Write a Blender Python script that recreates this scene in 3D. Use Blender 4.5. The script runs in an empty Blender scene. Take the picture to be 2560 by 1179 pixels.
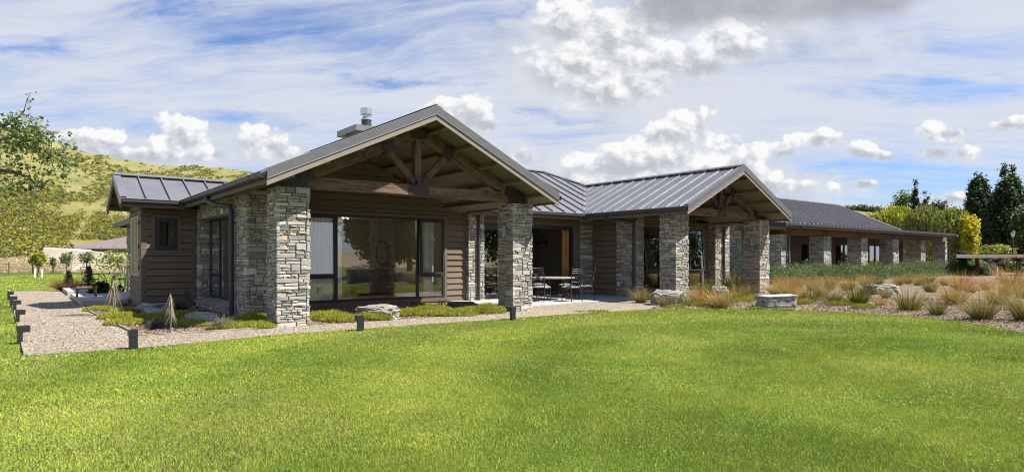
import bpy, math, random
import numpy as np
from mathutils import Vector, Matrix, noise as mn

random.seed(7)
rng = np.random.default_rng(11)
sc = bpy.context.scene
col = sc.collection
R = math.radians

# ------------------------------------------------------------------ camera
F, CX, HZ, EYE = 1572.0, 1280.0, 646.0, 1.4        # focal length, centre, horizon in 2560-wide pixels; eye height
AX = math.atan2(3290 - CX, F)                      # the house's long axis against the view
ca, sa = math.cos(AX), math.sin(AX)
cam = bpy.data.cameras.new("camera")
camo = bpy.data.objects.new("camera", cam)
col.objects.link(camo)
sc.camera = camo
camo.location = (0, 0, EYE)
camo.rotation_euler = (R(90), 0, AX - R(90))
cam.sensor_width = 36
cam.lens = F / 2560 * 36
cam.shift_y = (HZ - 589.5) / 2560
cam.clip_start, cam.clip_end = 0.1, 8000

def ray(px, py):
    u = (px - CX) / F
    return (ca + sa * u, sa - ca * u, (HZ - py) / F)

def at(px, py, z=0.0):                             # ground point (or height z) under a picture point
    d = ray(px, py)
    t = (z - EYE) / d[2]
    return Vector((d[0] * t, d[1] * t, z))

def dep(px, D, py=HZ):                             # point at distance D along the view
    d = ray(px, py)
    return Vector((d[0] * D, d[1] * D, EYE + d[2] * D))

# ------------------------------------------------------------------ light
L = Vector((-0.52, 0.55, -1.0)).normalized()       # the way the sunlight travels
sun = bpy.data.lights.new("sun", 'SUN')
sun.energy = 5.0
sun.angle = R(0.5)
sun.color = (1.0, 0.95, 0.87)
suno = bpy.data.objects.new("sun", sun)
suno.rotation_euler = L.to_track_quat('-Z', 'Y').to_euler()
suno.location = (20, -20, 40)
col.objects.link(suno)
sc.view_settings.view_transform = 'Standard'
sc.view_settings.look = 'None'
EXPO = 1.0
sc.view_settings.exposure = EXPO
sc.view_settings.gamma = 1.0
sc.render.film_transparent = False
sc.cycles.max_bounces = 8
sc.cycles.transparent_max_bounces = 12
sc.cycles.use_denoising = True
sc.cycles.filter_width = 1.05

# ------------------------------------------------------------------ node helper
class NT:
    def __init__(s, tree):
        s.t = tree; s.n = tree.nodes; s.l = tree.links
    def add(s, typ, **kw):
        n = s.n.new(typ)
        for k, v in kw.items():
            if k == 'i':
                for kk, vv in v.items():
                    s.put(n.inputs[kk], vv)
            else:
                setattr(n, k, v)
        return n
    def put(s, sock, v):
        if isinstance(v, bpy.types.NodeSocket): s.l.new(v, sock)
        elif v is not None: sock.default_value = v
    def math(s, op, a, b=None, c=None, clamp=False):
        n = s.n.new('ShaderNodeMath'); n.operation = op; n.use_clamp = clamp
        s.put(n.inputs[0], a)
        if b is not None: s.put(n.inputs[1], b)
        if c is not None: s.put(n.inputs[2], c)
        return n.outputs[0]
    def vmath(s, op, a, b=None, c=None, out=0):
        n = s.n.new('ShaderNodeVectorMath'); n.operation = op
        s.put(n.inputs[0], a)
        if b is not None: s.put(n.inputs[1], b)
        if c is not None: s.put(n.inputs[2], c)
        return n.outputs[out]
    def mix(s, f, a, b, mode='MIX'):
        n = s.n.new('ShaderNodeMix'); n.data_type = 'RGBA'; n.blend_type = mode
        s.put(n.inputs[0], f); s.put(n.inputs[6], a); s.put(n.inputs[7], b)
        return n.outputs[2]
    def ramp(s, f, stops, interp='LINEAR'):
        n = s.n.new('ShaderNodeValToRGB'); n.color_ramp.interpolation = interp
        e = n.color_ramp.elements
        while len(e) < len(stops): e.new(0.5)
        for el, (p, c) in zip(e, stops):
            el.position = p
            el.color = c if len(c) == 4 else (*c, 1)
        s.put(n.inputs[0], f)
        return n.outputs[0]
    def maprange(s, v, a, b, c=0.0, d=1.0, smooth=False):
        n = s.n.new('ShaderNodeMapRange')
        if smooth: n.interpolation_type = 'SMOOTHSTEP'
        for i, x in enumerate((v, a, b, c, d)): s.put(n.inputs[i], x)
        return n.outputs[0]
    def noise(s, vec, scale, detail=4, rough=0.55, dist=0.0, out=0, dim='3D'):
        n = s.n.new('ShaderNodeTexNoise'); n.noise_dimensions = dim
        s.put(n.inputs['Vector'], vec); s.put(n.inputs['Scale'], scale)
        n.inputs['Detail'].default_value = detail; n.inputs['Roughness'].default_value = rough
        n.inputs['Distortion'].default_value = dist
        return n.outputs[out]
    def voro(s, vec, scale, feature='F1', out=0, rnd=1.0):
        n = s.n.new('ShaderNodeTexVoronoi'); n.feature = feature
        s.put(n.inputs['Vector'], vec); s.put(n.inputs['Scale'], scale)
        n.inputs['Randomness'].default_value = rnd
        return n.outputs[out]
    def scale(s, vec, sx, sy, sz):
        return s.vmath('MULTIPLY', vec, (sx, sy, sz))
    def bump(s, h, strength=0.5, dist=0.02, normal=None):
        n = s.n.new('ShaderNodeBump')
        n.inputs['Strength'].default_value = strength; n.inputs['Distance'].default_value = dist
        s.put(n.inputs['Height'], h)
        if normal is not None: s.put(n.inputs['Normal'], normal)
        return n.outputs[0]

# ------------------------------------------------------------------ sky with clouds
w = bpy.data.worlds.new("World"); sc.world = w
w.use_nodes = True
t = NT(w.node_tree); t.n.clear()
sky = t.add('ShaderNodeTexSky', sky_type='NISHITA', sun_disc=False,
            sun_elevation=math.asin(-L.z), sun_rotation=math.atan2(-L.x, -L.y))
sky.air_density = 1.0; sky.dust_density = 0.6; sky.ozone_density = 2.2
SKYS = 0.10
tc = t.add('ShaderNodeTexCoord').outputs['Generated']
sep = t.add('ShaderNodeSeparateXYZ', i={0: tc})
fw = t.math('MAXIMUM', t.vmath('DOT_PRODUCT', tc, (ca, sa, 0), out=1), 0.05)
uu = t.math('DIVIDE', t.vmath('DOT_PRODUCT', tc, (sa, -ca, 0), out=1), fw)
vv = t.math('DIVIDE', sep.outputs[2], fw)
uv = t.add('ShaderNodeCombineXYZ', i={0: uu, 1: vv}).outputs[0]
zc = t.math('ADD', t.math('MAXIMUM', sep.outputs[2], 0.0), 0.10)
plan = t.vmath('DIVIDE', tc, t.add('ShaderNodeCombineXYZ', i={0: zc, 1: zc, 2: zc}).outputs[0])
rot = t.add('ShaderNodeVectorRotate', rotation_type='Z_AXIS', i={'Vector': plan, 'Angle': -AX + R(8)})
pl = rot.outputs[0]                                # x runs away from the viewer, y across
warp = t.noise(pl, 0.9, 3, 0.5, out=1)
plw = t.vmath('MULTIPLY_ADD', warp, (0.7, 0.7, 0.0), pl)
ci1 = t.noise(t.scale(plw, 1.15, 0.32, 0.0), 1.5, 8, 0.66)
ci2 = t.noise(t.scale(plw, 4.2, 0.8, 0.0), 2.2, 6, 0.68)
ci3 = t.noise(t.scale(pl, 0.30, 0.22, 0.0), 1.6, 3, 0.5)
ci = t.math('ADD', t.math('MULTIPLY', ci1, 0.62), t.math('ADD', t.math('MULTIPLY', ci2, 0.30), t.math('MULTIPLY', ci3, 0.5)))
cirrus = t.math('MULTIPLY', t.maprange(ci, 0.47, 0.81, 0, 1, True), 0.97)
cirrus = t.math('MULTIPLY', cirrus, t.maprange(sep.outputs[2], 0.42, 0.70, 1.0, 0.10, True))
# clear blue windows between the veils (directions, given as picture points)
def blobs(lst, vec):
    m = None
    for (x, y, rx, ry) in lst:
        u0, v0, ru, rv = (x - CX) / F, (HZ - y) / F, rx / F, ry / F
        ln = t.vmath('LENGTH', t.vmath('MULTIPLY_ADD', vec, (1 / ru, 1 / rv, 0), (-u0 / ru, -v0 / rv, 0)), out=1)
        m = ln if m is None else t.math('SMOOTH_MIN', m, ln, 0.25)
    return m
wn = t.noise(t.scale(uv, 1.0, 2.6, 1.0), 4.0, 7, 0.66, out=1)
uvb = t.vmath('MULTIPLY_ADD', t.vmath('SUBTRACT', wn, (0.5, 0.5, 0.5)), (0.62, 0.13, 0), uv)
clear = blobs([(700, 75, 330, 62), (30, 125, 120, 26), (560, 300, 230, 26), (2360, 225, 280, 52), (1990, 135, 130, 32), (1400, 285, 110, 16),
               (1000, 190, 110, 20), (2350, 475, 320, 45), (420, 20, 150, 26), (1290, 55, 60, 50), (2250, 420, 260, 16)], uvb)
clearm = t.maprange(clear, 0.0, 1.45, 1.0, 0.0, True)
clearm = t.math('MULTIPLY', clearm, t.maprange(ci2, 0.35, 0.72, 1.0, 0.35))
cirrus = t.math('MULTIPLY', cirrus, t.math('SUBTRACT', 1.0, clearm))
low = t.maprange(sep.outputs[2], 0.0, 0.16, 0.32, 0.0, True)
cirrus = t.math('MAXIMUM', cirrus, t.math('MULTIPLY', low, t.math('SUBTRACT', 1.0, t.math('MULTIPLY', clearm, 0.7))))
CUM = [(450, 335, 70, 55), (520, 368, 66, 38), (395, 372, 58, 36), (660, 358, 56, 42), (705, 385, 34, 20), (250, 352, 62, 30), (180, 345, 50, 24), (320, 388, 60, 24), (1140, 285, 88, 46), (1215, 310, 40, 26), (1312, 398, 34, 28),
       (1400, 165, 95, 70), (1500, 210, 105, 62), (1420, 60, 80, 70), (1530, 90, 120, 80), (1640, 150, 80, 60), (1620, 210, 70, 36), (1820, 110, 95, 55), (1760, 160, 70, 40),
       (1730, 318, 78, 46), (1650, 330, 60, 34), (1800, 350, 52, 30), (1590, 365, 60, 34), (1520, 385, 62, 36), (1460, 410, 56, 34), (1680, 385, 90, 40), (1780, 400, 80, 34), (1870, 395, 66, 34), (1600, 425, 90, 36), (1480, 448, 80, 26), (1740, 440, 90, 34), (1890, 440, 70, 34),
       (1990, 350, 46, 24), (2060, 352, 42, 22), (1950, 380, 44, 22), (2150, 378, 38, 24), (2200, 392, 40, 14), (2335, 325, 48, 34), (2385, 340, 36, 22), (2330, 385, 50, 17), (2420, 382, 46, 20), (2515, 318, 34, 14), (2550, 306, 30, 16),
       (2166, 466, 30, 12), (2086, 471, 20, 13), (2394, 496, 34, 12), (2335, 499, 24, 8), (1990, 466, 50, 17), (1940, 470, 40, 14)]
CUM = [(x, y, rx * (1.22 if ry > 40 else 1.1), ry * (1.2 if ry > 40 else 1.1)) for x, y, rx, ry in CUM] + [(1470, 130, 120, 70), (1560, 415, 150, 50), (1800, 415, 150, 48)]
puff = t.noise(uv, 7.0, 5, 0.55, out=1)
uvc = t.vmath('MULTIPLY_ADD', t.vmath('SUBTRACT', puff, (0.5, 0.5, 0.5)), (0.060, 0.044, 0), uv)
def billow(vec, sc_, det=4.0):                     # cauliflower lumps
    n = t.n.new('ShaderNodeTexVoronoi'); n.feature = 'SMOOTH_F1'; n.voronoi_dimensions = '2D'
    t.put(n.inputs['Vector'], vec); n.inputs['Scale'].default_value = sc_; n.inputs['Smoothness'].default_value = 0.35
    n.inputs['Detail'].default_value = det; n.inputs['Roughness'].default_value = 0.55; n.inputs['Lacunarity'].default_value = 2.1
    return n.outputs['Distance']
uvs = t.scale(uv, 1.0, 1.35, 0.0)
uvs = t.vmath('MULTIPLY_ADD', t.vmath('SUBTRACT', t.noise(uv, 30.0, 4, 0.6, out=1), (0.5, 0.5, 0.5)), (0.022, 0.022, 0), uvs)
bl0 = billow(uvs, 15.0)
bl1 = billow(t.vmath('ADD', uvs, (0.010, 0.016, 0)), 15.0)
b0 = blobs(CUM, uvc)
b1 = blobs(CUM, t.vmath('ADD', uvc, (0.010, 0.020, 0)))
b2 = blobs(CUM, t.vmath('ADD', uvc, (-0.006, -0.020, 0)))
n1 = t.noise(uvc, 16.0, 7, 0.6)
up = t.maprange(t.math('SUBTRACT', b1, b2), -0.55, 0.75, 0.0, 1.0, True)      # 1 on the tops, 0 on the bases
dens = t.math('ADD', t.math('SUBTRACT', 1.22, b0), t.math('MULTIPLY', t.math('SUBTRACT', 0.50, bl0), t.maprange(up, 0.0, 1.0, 0.30, 0.75)))
soft = t.maprange(up, 0.1, 0.8, 0.70, 0.24)
cum = t.math('SMOOTHSTEP' if False else 'DIVIDE', dens, soft, clamp=True)
cum = t.maprange(cum, 0.0, 1.0, 0.0, 1.0, True)
bil = t.math('MULTIPLY', t.math('SUBTRACT', bl1, bl0), 1.15)
br = t.math('ADD', t.math('ADD', t.math('MULTIPLY', up, 0.66), 0.24), t.math('ADD', bil, t.math('MULTIPLY', t.math('SUBTRACT', n1, 0.5), 0.35)), clamp=True)
cumcol = t.ramp(br, [(0.0, (0.52, 0.54, 0.59)), (0.30, (0.64, 0.66, 0.70)), (0.55, (0.77, 0.785, 0.815)), (0.92, (0.98, 0.98, 0.97))])
K = 1.0 / (SKYS * 2 ** EXPO)
def times(c, k): return t.mix(1.0, c, (k, k, k, 1), 'MULTIPLY')
skyc = t.mix(1.0, sky.outputs[0], (0.46, 0.59, 0.82, 1), 'MULTIPLY')
base = t.mix(cirrus, skyc, (0.71 * K, 0.745 * K, 0.835 * K, 1))
bank = blobs([(1640, 450, 420, 92), (1960, 455, 220, 70), (1330, 430, 150, 60), (420, 380, 230, 70), (700, 400, 120, 40), (1500, 150, 300, 150), (1900, 90, 320, 100)], uvb)
bankm = t.math('MULTIPLY', t.maprange(bank, 0.45, 1.35, 0.80, 0.0, True), t.maprange(ci2, 0.30, 0.62, 0.65, 1.0))
base = t.mix(bankm, base, t.mix(t.maprange(n1, 0.3, 0.7), (0.55 * K, 0.58 * K, 0.65 * K, 1), (0.82 * K, 0.84 * K, 0.88 * K, 1)))
halo = t.maprange(b0, 0.75, 1.7, 0.35, 0.0, True)
base = t.mix(halo, base, (0.74 * K, 0.77 * K, 0.84 * K, 1))
full = t.mix(t.math('MULTIPLY', cum, 0.94), base, times(cumcol, K))
gb = blobs([(1930, 0, 370, 72), (1700, 20, 150, 62), (2150, -10, 220, 50)], t.vmath('MULTIPLY_ADD', t.vmath('SUBTRACT', puff, (0.5, 0.5, 0.5)), (0.12, 0.05, 0), uv))
full = t.mix(t.maprange(gb, 0.45, 1.15, 0.92, 0.0, True), full, times(t.ramp(n1, [(0.3, (0.36, 0.38, 0.43)), (0.7, (0.50, 0.515, 0.57))]), K))
grd = t.maprange(sep.outputs[2], -0.06, -0.005, 0, 1)
full = t.mix(grd, (0.10 * K, 0.13 * K, 0.06 * K, 1), full)
bg = t.add('ShaderNodeBackground', i={'Color': full, 'Strength': SKYS})
wo = t.add('ShaderNodeOutputWorld'); t.l.new(bg.outputs[0], wo.inputs[0])
try:
    w.cycles.sampling_method = 'MANUAL'; w.cycles.sample_map_resolution = 1024
except Exception: pass

# ------------------------------------------------------------------ materials
MATS = {}
def mat(name, fn):
    m = bpy.data.materials.new(name); m.use_nodes = True
    k = NT(m.node_tree); k.n.clear()
    out = k.add('ShaderNodeOutputMaterial')
    sh = fn(k)
    k.l.new(sh, out.inputs[0])
    MATS[name] = m
    return m
def prin(k, color, rough=0.6, metal=0.0, spec=0.5, normal=None, **kw):
    n = k.add('ShaderNodeBsdfPrincipled')
    k.put(n.inputs['Base Color'], color if isinstance(color, bpy.types.NodeSocket) else (*color, 1))
    k.put(n.inputs['Roughness'], rough); k.put(n.inputs['Metallic'], metal)
    k.put(n.inputs['Specular IOR Level'], spec)
    if normal is not None: k.put(n.inputs['Normal'], normal)
    for a, v in kw.items(): k.put(n.inputs[a], v)
    return n.outputs[0]
def pos(k): return k.add('ShaderNodeNewGeometry').outputs['Position']
def objc(k): return k.add('ShaderNodeTexCoord').outputs['Object']
def attr(k, name='Col'): return k.add('ShaderNodeAttribute', attribute_name=name).outputs['Color']
def c4(*a): return (*a, 1)

def m_stone(k):
    p = objc(k); c = attr(k)
    n = k.noise(p, 7, 5, 0.65); n2 = k.noise(k.scale(p, 9, 9, 42), 1.0, 4, 0.6)
    n3 = k.noise(p, 60, 3, 0.6)
    c = k.mix(k.maprange(n2, 0.3, 0.75, 0.0, 0.55), c, k.mix(1.0, c, c4(0.62, 0.62, 0.62), 'MULTIPLY'))
    c = k.mix(k.maprange(n, 0.52, 0.72, 0, 0.5), c, k.mix(1.0, c, c4(1.18, 1.02, 0.78), 'MULTIPLY'))
    c = k.mix(k.maprange(n3, 0.35, 0.7, 0, 0.3), c, c4(0.52, 0.51, 0.47))
    h = k.math('ADD', k.math('MULTIPLY', n2, 0.7), k.math('ADD', n, k.math('MULTIPLY', n3, 0.35)))
    return prin(k, c, 0.88, spec=0.25, normal=k.bump(h, 0.75, 0.02))
mat('stone', m_stone)
def m_paint(c0, rough=0.6, var=0.12, sc_=3.0):
    def f(k):
        p = objc(k)
        n = k.noise(k.scale(p, 1, 1, 3.5), sc_, 5, 0.6); n2 = k.noise(p, 60, 2)
        c = k.mix(k.maprange(n, 0.3, 0.7, 0, 1), c4(*[x * (1 - var) for x in c0]), c4(*[min(1, x * (1 + var)) for x in c0]))
        return prin(k, c, k.maprange(n2, 0.3, 0.7, rough - .08, rough + .1), spec=0.35, normal=k.bump(n2, 0.06, 0.004))
    return f
def m_board(k):                                     # stained rough-sawn weatherboard
    p = objc(k); c = attr(k)
    g = k.noise(k.scale(p, 2.2, 2.2, 70), 1.0, 4, 0.65); n = k.noise(p, 1.3, 4, 0.6)
    c = k.mix(k.maprange(g, 0.3, 0.7, 0, 0.35), c, k.mix(1.0, c, c4(0.66, 0.64, 0.62), 'MULTIPLY'))
    c = k.mix(k.maprange(n, 0.4, 0.7, 0, 0.30), c, k.mix(1.0, c, c4(1.25, 1.2, 1.12), 'MULTIPLY'))
    return prin(k, c, 0.72, spec=0.3, normal=k.bump(g, 0.25, 0.006))
mat('board', m_board)
mat('brown_trim', m_paint((0.135, 0.098, 0.075), 0.65, 0.15))
mat('flashing', m_paint((0.115, 0.112, 0.118), 0.45, 0.1))
mat('fascia', m_paint((0.235, 0.20, 0.165), 0.6, 0.10))
mat('soffit', m_paint((0.160, 0.140, 0.092), 0.7, 0.10))
def m_roof(k):
    p = objc(k); n = k.noise(p, 0.8, 5, 0.6); n2 = k.noise(p, 9, 3)
    c = k.mix(k.maprange(n, 0.3, 0.7), c4(0.205, 0.202, 0.212), c4(0.265, 0.262, 0.268))
    st = k.noise(k.scale(p, 5, 5, .6), 1.0, 4, .65)
    c = k.mix(k.maprange(st, .5, .75, 0, .3), c, c4(.17, .165, .16))
    return prin(k, c, k.maprange(n2, 0.3, 0.7, 0.32, 0.46), metal=0.45, spec=0.5, normal=k.bump(k.noise(p, 1.7, 3), 0.16, 0.05))
mat('roof_metal', m_roof)
mat('gutter_metal', m_paint((0.052, 0.050, 0.054), 0.42, 0.12))
mat('frame_dark', m_paint((0.028, 0.029, 0.034), 0.42, 0.12))
mat('black_metal', m_paint((0.022, 0.023, 0.026), 0.45, 0.2))
mat('iron', m_paint((0.030, 0.024, 0.021), 0.5, 0.2, 12))
def m_galv(k):
    p = objc(k); n = k.noise(k.scale(p, 6, 6, 1), 3, 3)
    return prin(k, k.mix(n, c4(0.5, 0.52, 0.55), c4(0.72, 0.73, 0.75)), 0.28, metal=0.9)
mat('galvanised', m_galv)
def m_timber(c1, c2, dk=(0.03, 0.02, 0.014)):
    def f(k):
        p = objc(k)
        g = k.noise(k.vmath('MULTIPLY', p, (3.0, 3.0, 3.0)), 1.0, 3, 0.6)
        wv = k.noise(k.scale(attrv(k), 1.2, 34, 34), 1.0, 5, 0.7)
        crack = k.noise(k.scale(attrv(k), 2.0, 60, 60), 1.0, 2, 0.5)
        c = k.mix(k.maprange(wv, 0.3, 0.72), c4(*c1), c4(*c2))
        c = k.mix(k.maprange(g, 0.5, 0.75, 0, 0.65), c, c4(*[x * 0.45 for x in c1]))
        c = k.mix(k.maprange(crack, 0.62, 0.68), c, c4(*dk))
        h = k.math('SUBTRACT', wv, k.maprange(crack, 0.60, 0.68, 0, 0.8))
        return prin(k, c, 0.8, spec=0.25, normal=k.bump(h, 0.7, 0.02))
    return f
def attrv(k): return k.add('ShaderNodeAttribute', attribute_name='Grain').outputs['Vector']
mat('old_timber', m_timber((0.075, 0.045, 0.028), (0.26, 0.18, 0.115)))
mat('brown_timber', m_timber((0.15, 0.078, 0.042), (0.25, 0.14, 0.08)))
mat('grey_timber', m_timber((0.25, 0.20, 0.155), (0.42, 0.36, 0.29)))
mat('sunlit_timber', m_timber((0.33, 0.275, 0.20), (0.46, 0.39, 0.30), (0.2, .16, .12)))  # shelter wood, its colour brightened in place of sunlight
mat('orange_timber', m_timber((0.36, 0.17, 0.05), (0.46, 0.24, 0.075)))
def m_plate(k):
    p = objc(k); n = k.noise(p, 14, 5, 0.65)
    return prin(k, k.mix(k.maprange(n, 0.35, 0.7), c4(0.045, 0.027, 0.027), c4(0.085, 0.052, 0.050)), 0.55, metal=0.35, normal=k.bump(n, 0.2, 0.01))
mat('rusty_plate', m_plate)
def m_glass(k):
    lw = k.add('ShaderNodeFresnel', i={'IOR': 1.52}).outputs[0]
    f = k.math('MULTIPLY_ADD', lw, 2.6, 0.12, clamp=True)
    n = k.noise(objc(k), 0.9, 2, 0.5)
    gl = k.add('ShaderNodeBsdfGlossy', i={'Roughness': 0.0, 'Color': c4(0.92, 0.94, 0.95), 'Normal': k.bump(n, 0.02, 0.05)}).outputs[0]
    tr = k.add('ShaderNodeBsdfTransparent', i={'Color': c4(0.88, 0.90, 0.89)}).outputs[0]
    m = k.add('ShaderNodeMixShader'); k.put(m.inputs[0], f); k.put(m.inputs[1], tr); k.put(m.inputs[2], gl)
    return m.outputs[0]
mat('glass', m_glass)
def m_cloth(k):
    p = objc(k); n = k.noise(k.scale(p, 60, 60, 60), 1, 2)
    d = prin(k, k.mix(n, c4(0.82, 0.83, 0.84), c4(0.90, 0.90, 0.89)), 0.9, spec=0.1)
    tl = k.add('ShaderNodeBsdfTranslucent', i={'Color': c4(0.7, 0.72, 0.74)}).outputs[0]
    m = k.add('ShaderNodeMixShader'); k.put(m.inputs[0], 0.35); k.put(m.inputs[1], d); k.put(m.inputs[2], tl)
    return m.outputs[0]
mat('curtain_cloth', m_cloth)
mat('cushion', m_paint((0.23, 0.225, 0.235), 0.9, 0.3, 9))
mat('plaster', m_paint((0.23, 0.20, 0.14), 0.85, 0.06))
mat('dark_wood', m_paint((0.030, 0.020, 0.014), 0.45, 0.3))
mat('ceiling_white', m_paint((0.36, 0.34, 0.29), 0.9, 0.05))
mat('floor_tile', m_paint((0.30, 0.27, 0.23), 0.55, 0.1))
mat('white_paint', m_paint((0.72, 0.72, 0.70), 0.6, 0.06))
mat('pale_top', m_paint((0.27, 0.25, 0.21), 0.6, 0.1))
mat('weathered_white', m_paint((0.58, 0.56, 0.52), 0.7, 0.15, 6))
mat('grey_light', m_paint((0.24, 0.25, 0.27), 0.4, 0.1))
mat('shutter_wood', m_paint((0.40, 0.345, 0.235), 0.65, 0.12))
mat('house_wall_tan', m_paint((0.30, 0.25, 0.19), 0.8, 0.1))
mat('mauve_roof', m_paint((0.20, 0.155, 0.150), 0.6, 0.08))
def m_conc(c0, grain=30):
    def f(k):
        p = objc(k); n = k.noise(p, 1.2, 6, 0.65); n2 = k.noise(p, grain, 4, 0.7)
        c = k.mix(k.maprange(n, 0.3, 0.72), c4(*[x * 0.82 for x in c0]), c4(*[x * 1.12 for x in c0]))
        c = k.mix(k.maprange(n2, 0.35, 0.7, 0, 0.35), c, c4(*[x * 0.7 for x in c0]))
        return prin(k, c, 0.85, spec=0.3, normal=k.bump(n2, 0.2, 0.006))
    return f
mat('concrete', m_conc((0.42, 0.405, 0.37)))
mat('render_wall', m_conc((0.48, 0.43, 0.36), 6))
def m_pav(k):
    p = pos(k)
    br = k.add('ShaderNodeTexBrick', offset=0.5, i={'Vector': p, 'Scale': 1.6, 'Mortar Size': 0.012, 'Color1': c4(0.40, 0.40, 0.39), 'Color2': c4(0.34, 0.345, 0.345), 'Mortar': c4(0.22, 0.215, 0.205)})
    n = k.noise(p, 3, 6, 0.65)
    c = k.mix(k.maprange(n, 0.35, 0.7, 0, 0.5), br.outputs[0], c4(0.46, 0.45, 0.42))
    return prin(k, c, 0.75, spec=0.3, normal=k.bump(k.math('ADD', br.outputs[1], k.math('MULTIPLY', n, -0.5)), 0.3, 0.006))
mat('paving', m_pav)
def m_gravel(k):
    p = pos(k)
    n0 = k.noise(p, 6, 2, 0.5, out=1)
    q = k.vmath('MULTIPLY_ADD', n0, (0.03, 0.03, 0.0), p)
    q = k.scale(q, 1, 1, 0.0)
    v = k.voro(q, 31); vc = k.voro(q, 31, out=1)
    v2 = k.voro(q, 78); vc2 = k.voro(q, 78, out=1)
    r = k.add('ShaderNodeSeparateColor', i={0: vc}); r2 = k.add('ShaderNodeSeparateColor', i={0: vc2})
    pal = [(0.0, (0.13, 0.115, 0.10)), (0.10, (0.26, 0.225, 0.18)), (0.30, (0.40, 0.36, 0.295)), (0.48, (0.47, 0.43, 0.37)), (0.62, (0.50, 0.42, 0.315)), (0.76, (0.44, 0.43, 0.41)), (0.88, (0.60, 0.57, 0.52)), (1.0, (0.72, 0.70, 0.66))]
    c = k.mix(k.maprange(r2.outputs[1], 0.55, 0.6), k.ramp(r.outputs[0], pal), k.ramp(r2.outputs[0], pal))
    c = k.mix(1.0, c, c4(1.14, 1.05, 0.92), 'MULTIPLY')
    edge = k.maprange(v, 0.30, 0.72, 1.0, 0.40)
    c = k.mix(1.0, c, k.add('ShaderNodeCombineColor', i={0: edge, 1: edge, 2: edge}).outputs[0], 'MULTIPLY')
    n = k.noise(p, 0.7, 4, 0.6)
    c = k.mix(k.maprange(n, 0.4, 0.75, 0, 0.35), c, k.mix(1.0, c, c4(0.80, 0.76, 0.70), 'MULTIPLY'))
    h = k.math('SUBTRACT', 1.0, k.math('ADD', v, k.math('MULTIPLY', v2, 0.4)))
    return prin(k, c, 0.85, spec=0.25, normal=k.bump(h, 1.0, 0.03))
mat('gravel', m_gravel)
def m_mulch(k):
    p = pos(k)
    n0 = k.noise(p, 4, 3, 0.6, out=1)
    q = k.vmath('MULTIPLY_ADD', n0, (0.10, 0.10, 0.0), p)
    v1 = k.voro(k.scale(q, 55, 20, 0), 1.0); c1 = k.voro(k.scale(q, 55, 20, 0), 1.0, out=1)
    v2 = k.voro(k.scale(q, 18, 50, 0), 1.0); c2 = k.voro(k.scale(q, 18, 50, 0), 1.0, out=1)
    sel = k.maprange(k.noise(p, 9, 2), 0.47, 0.53)
    cc = k.add('ShaderNodeSeparateColor', i={0: k.mix(sel, c1, c2)})
    pal = [(0.0, (0.035, 0.025, 0.018)), (0.25, (0.10, 0.075, 0.052)), (0.5, (0.21, 0.155, 0.11)), (0.72, (0.31, 0.22, 0.145)), (0.88, (0.38, 0.31, 0.245)), (1.0, (0.50, 0.45, 0.38))]
    c = k.ramp(cc.outputs[0], pal)
    n = k.noise(p, 0.5, 4, 0.6)
    c = k.mix(k.maprange(n, 0.35, 0.7, 0, 0.45), c, k.mix(1.0, c, c4(1.0, 0.86, 0.70), 'MULTIPLY'))
    h = k.math('SUBTRACT', 1.0, k.math('MINIMUM', v1, v2))
    return prin(k, c, 0.9, spec=0.2, normal=k.bump(h, 1.0, 0.03))
mat('mulch', m_mulch)
def m_lawn(k):
    p = pos(k)
    n = k.noise(p, 0.35, 5, 0.6); n2 = k.noise(p, 2.2, 4, 0.6); n3 = k.noise(p, 55, 4, 0.7)
    c = k.mix(k.maprange(n, 0.35, 0.68), c4(0.10, 0.135, 0.020), c4(0.155, 0.175, 0.035))
    c = k.mix(k.maprange(n2, 0.35, 0.7, 0, 0.6), c, c4(0.10, 0.145, 0.02))
    c = k.mix(k.maprange(n3, 0.40, 0.70, 0, 0.8), c, c4(0.035, 0.055, 0.010))  # dark spots painted for the shaded gaps between blades
    return prin(k, c, 0.9, spec=0.15, normal=k.bump(n3, 0.9, 0.04))
mat('lawn', m_lawn)
def m_leaf(rough=0.55, tl=0.35, var=True, warm=(1.25, 1.22, 0.75)):
    def f(k):
        c = attr(k)
        if var:
            n = k.noise(pos(k), 0.42, 4, 0.6); n2 = k.noise(pos(k), 2.3, 4, 0.6)
            c = k.mix(k.maprange(n, 0.38, 0.66), k.mix(1.0, c, c4(0.74, 0.84, 0.70), 'MULTIPLY'), k.mix(1.0, c, c4(*warm), 'MULTIPLY'))
            c = k.mix(k.maprange(n2, 0.40, 0.68, 0, 0.65), c, k.mix(1.0, c, c4(0.62, 0.80, 0.55), 'MULTIPLY'))
        d = prin(k, c, rough, spec=0.25)
        tr = k.add('ShaderNodeBsdfTranslucent'); k.put(tr.inputs[0], c)
        m = k.add('ShaderNodeMixShader'); k.put(m.inputs[0], tl); k.put(m.inputs[1], d); k.put(m.inputs[2], tr.outputs[0])
        return m.outputs[0]
    return f
mat('grass_blade', m_leaf(0.6, 0.40))
mat('leaf', m_leaf(0.5, 0.35, False))
mat('dry_leaf', m_leaf(0.8, 0.25, False))
def m_bark(k):
    p = objc(k); n = k.noise(k.scale(p, 6, 6, 1.5), 4, 5, 0.65)
    return prin(k, k.mix(k.maprange(n, 0.35, 0.65), c4(0.07, 0.055, 0.042), c4(0.20, 0.17, 0.14)), 0.9, normal=k.bump(n, 0.6, 0.03))
mat('bark', m_bark)
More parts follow.
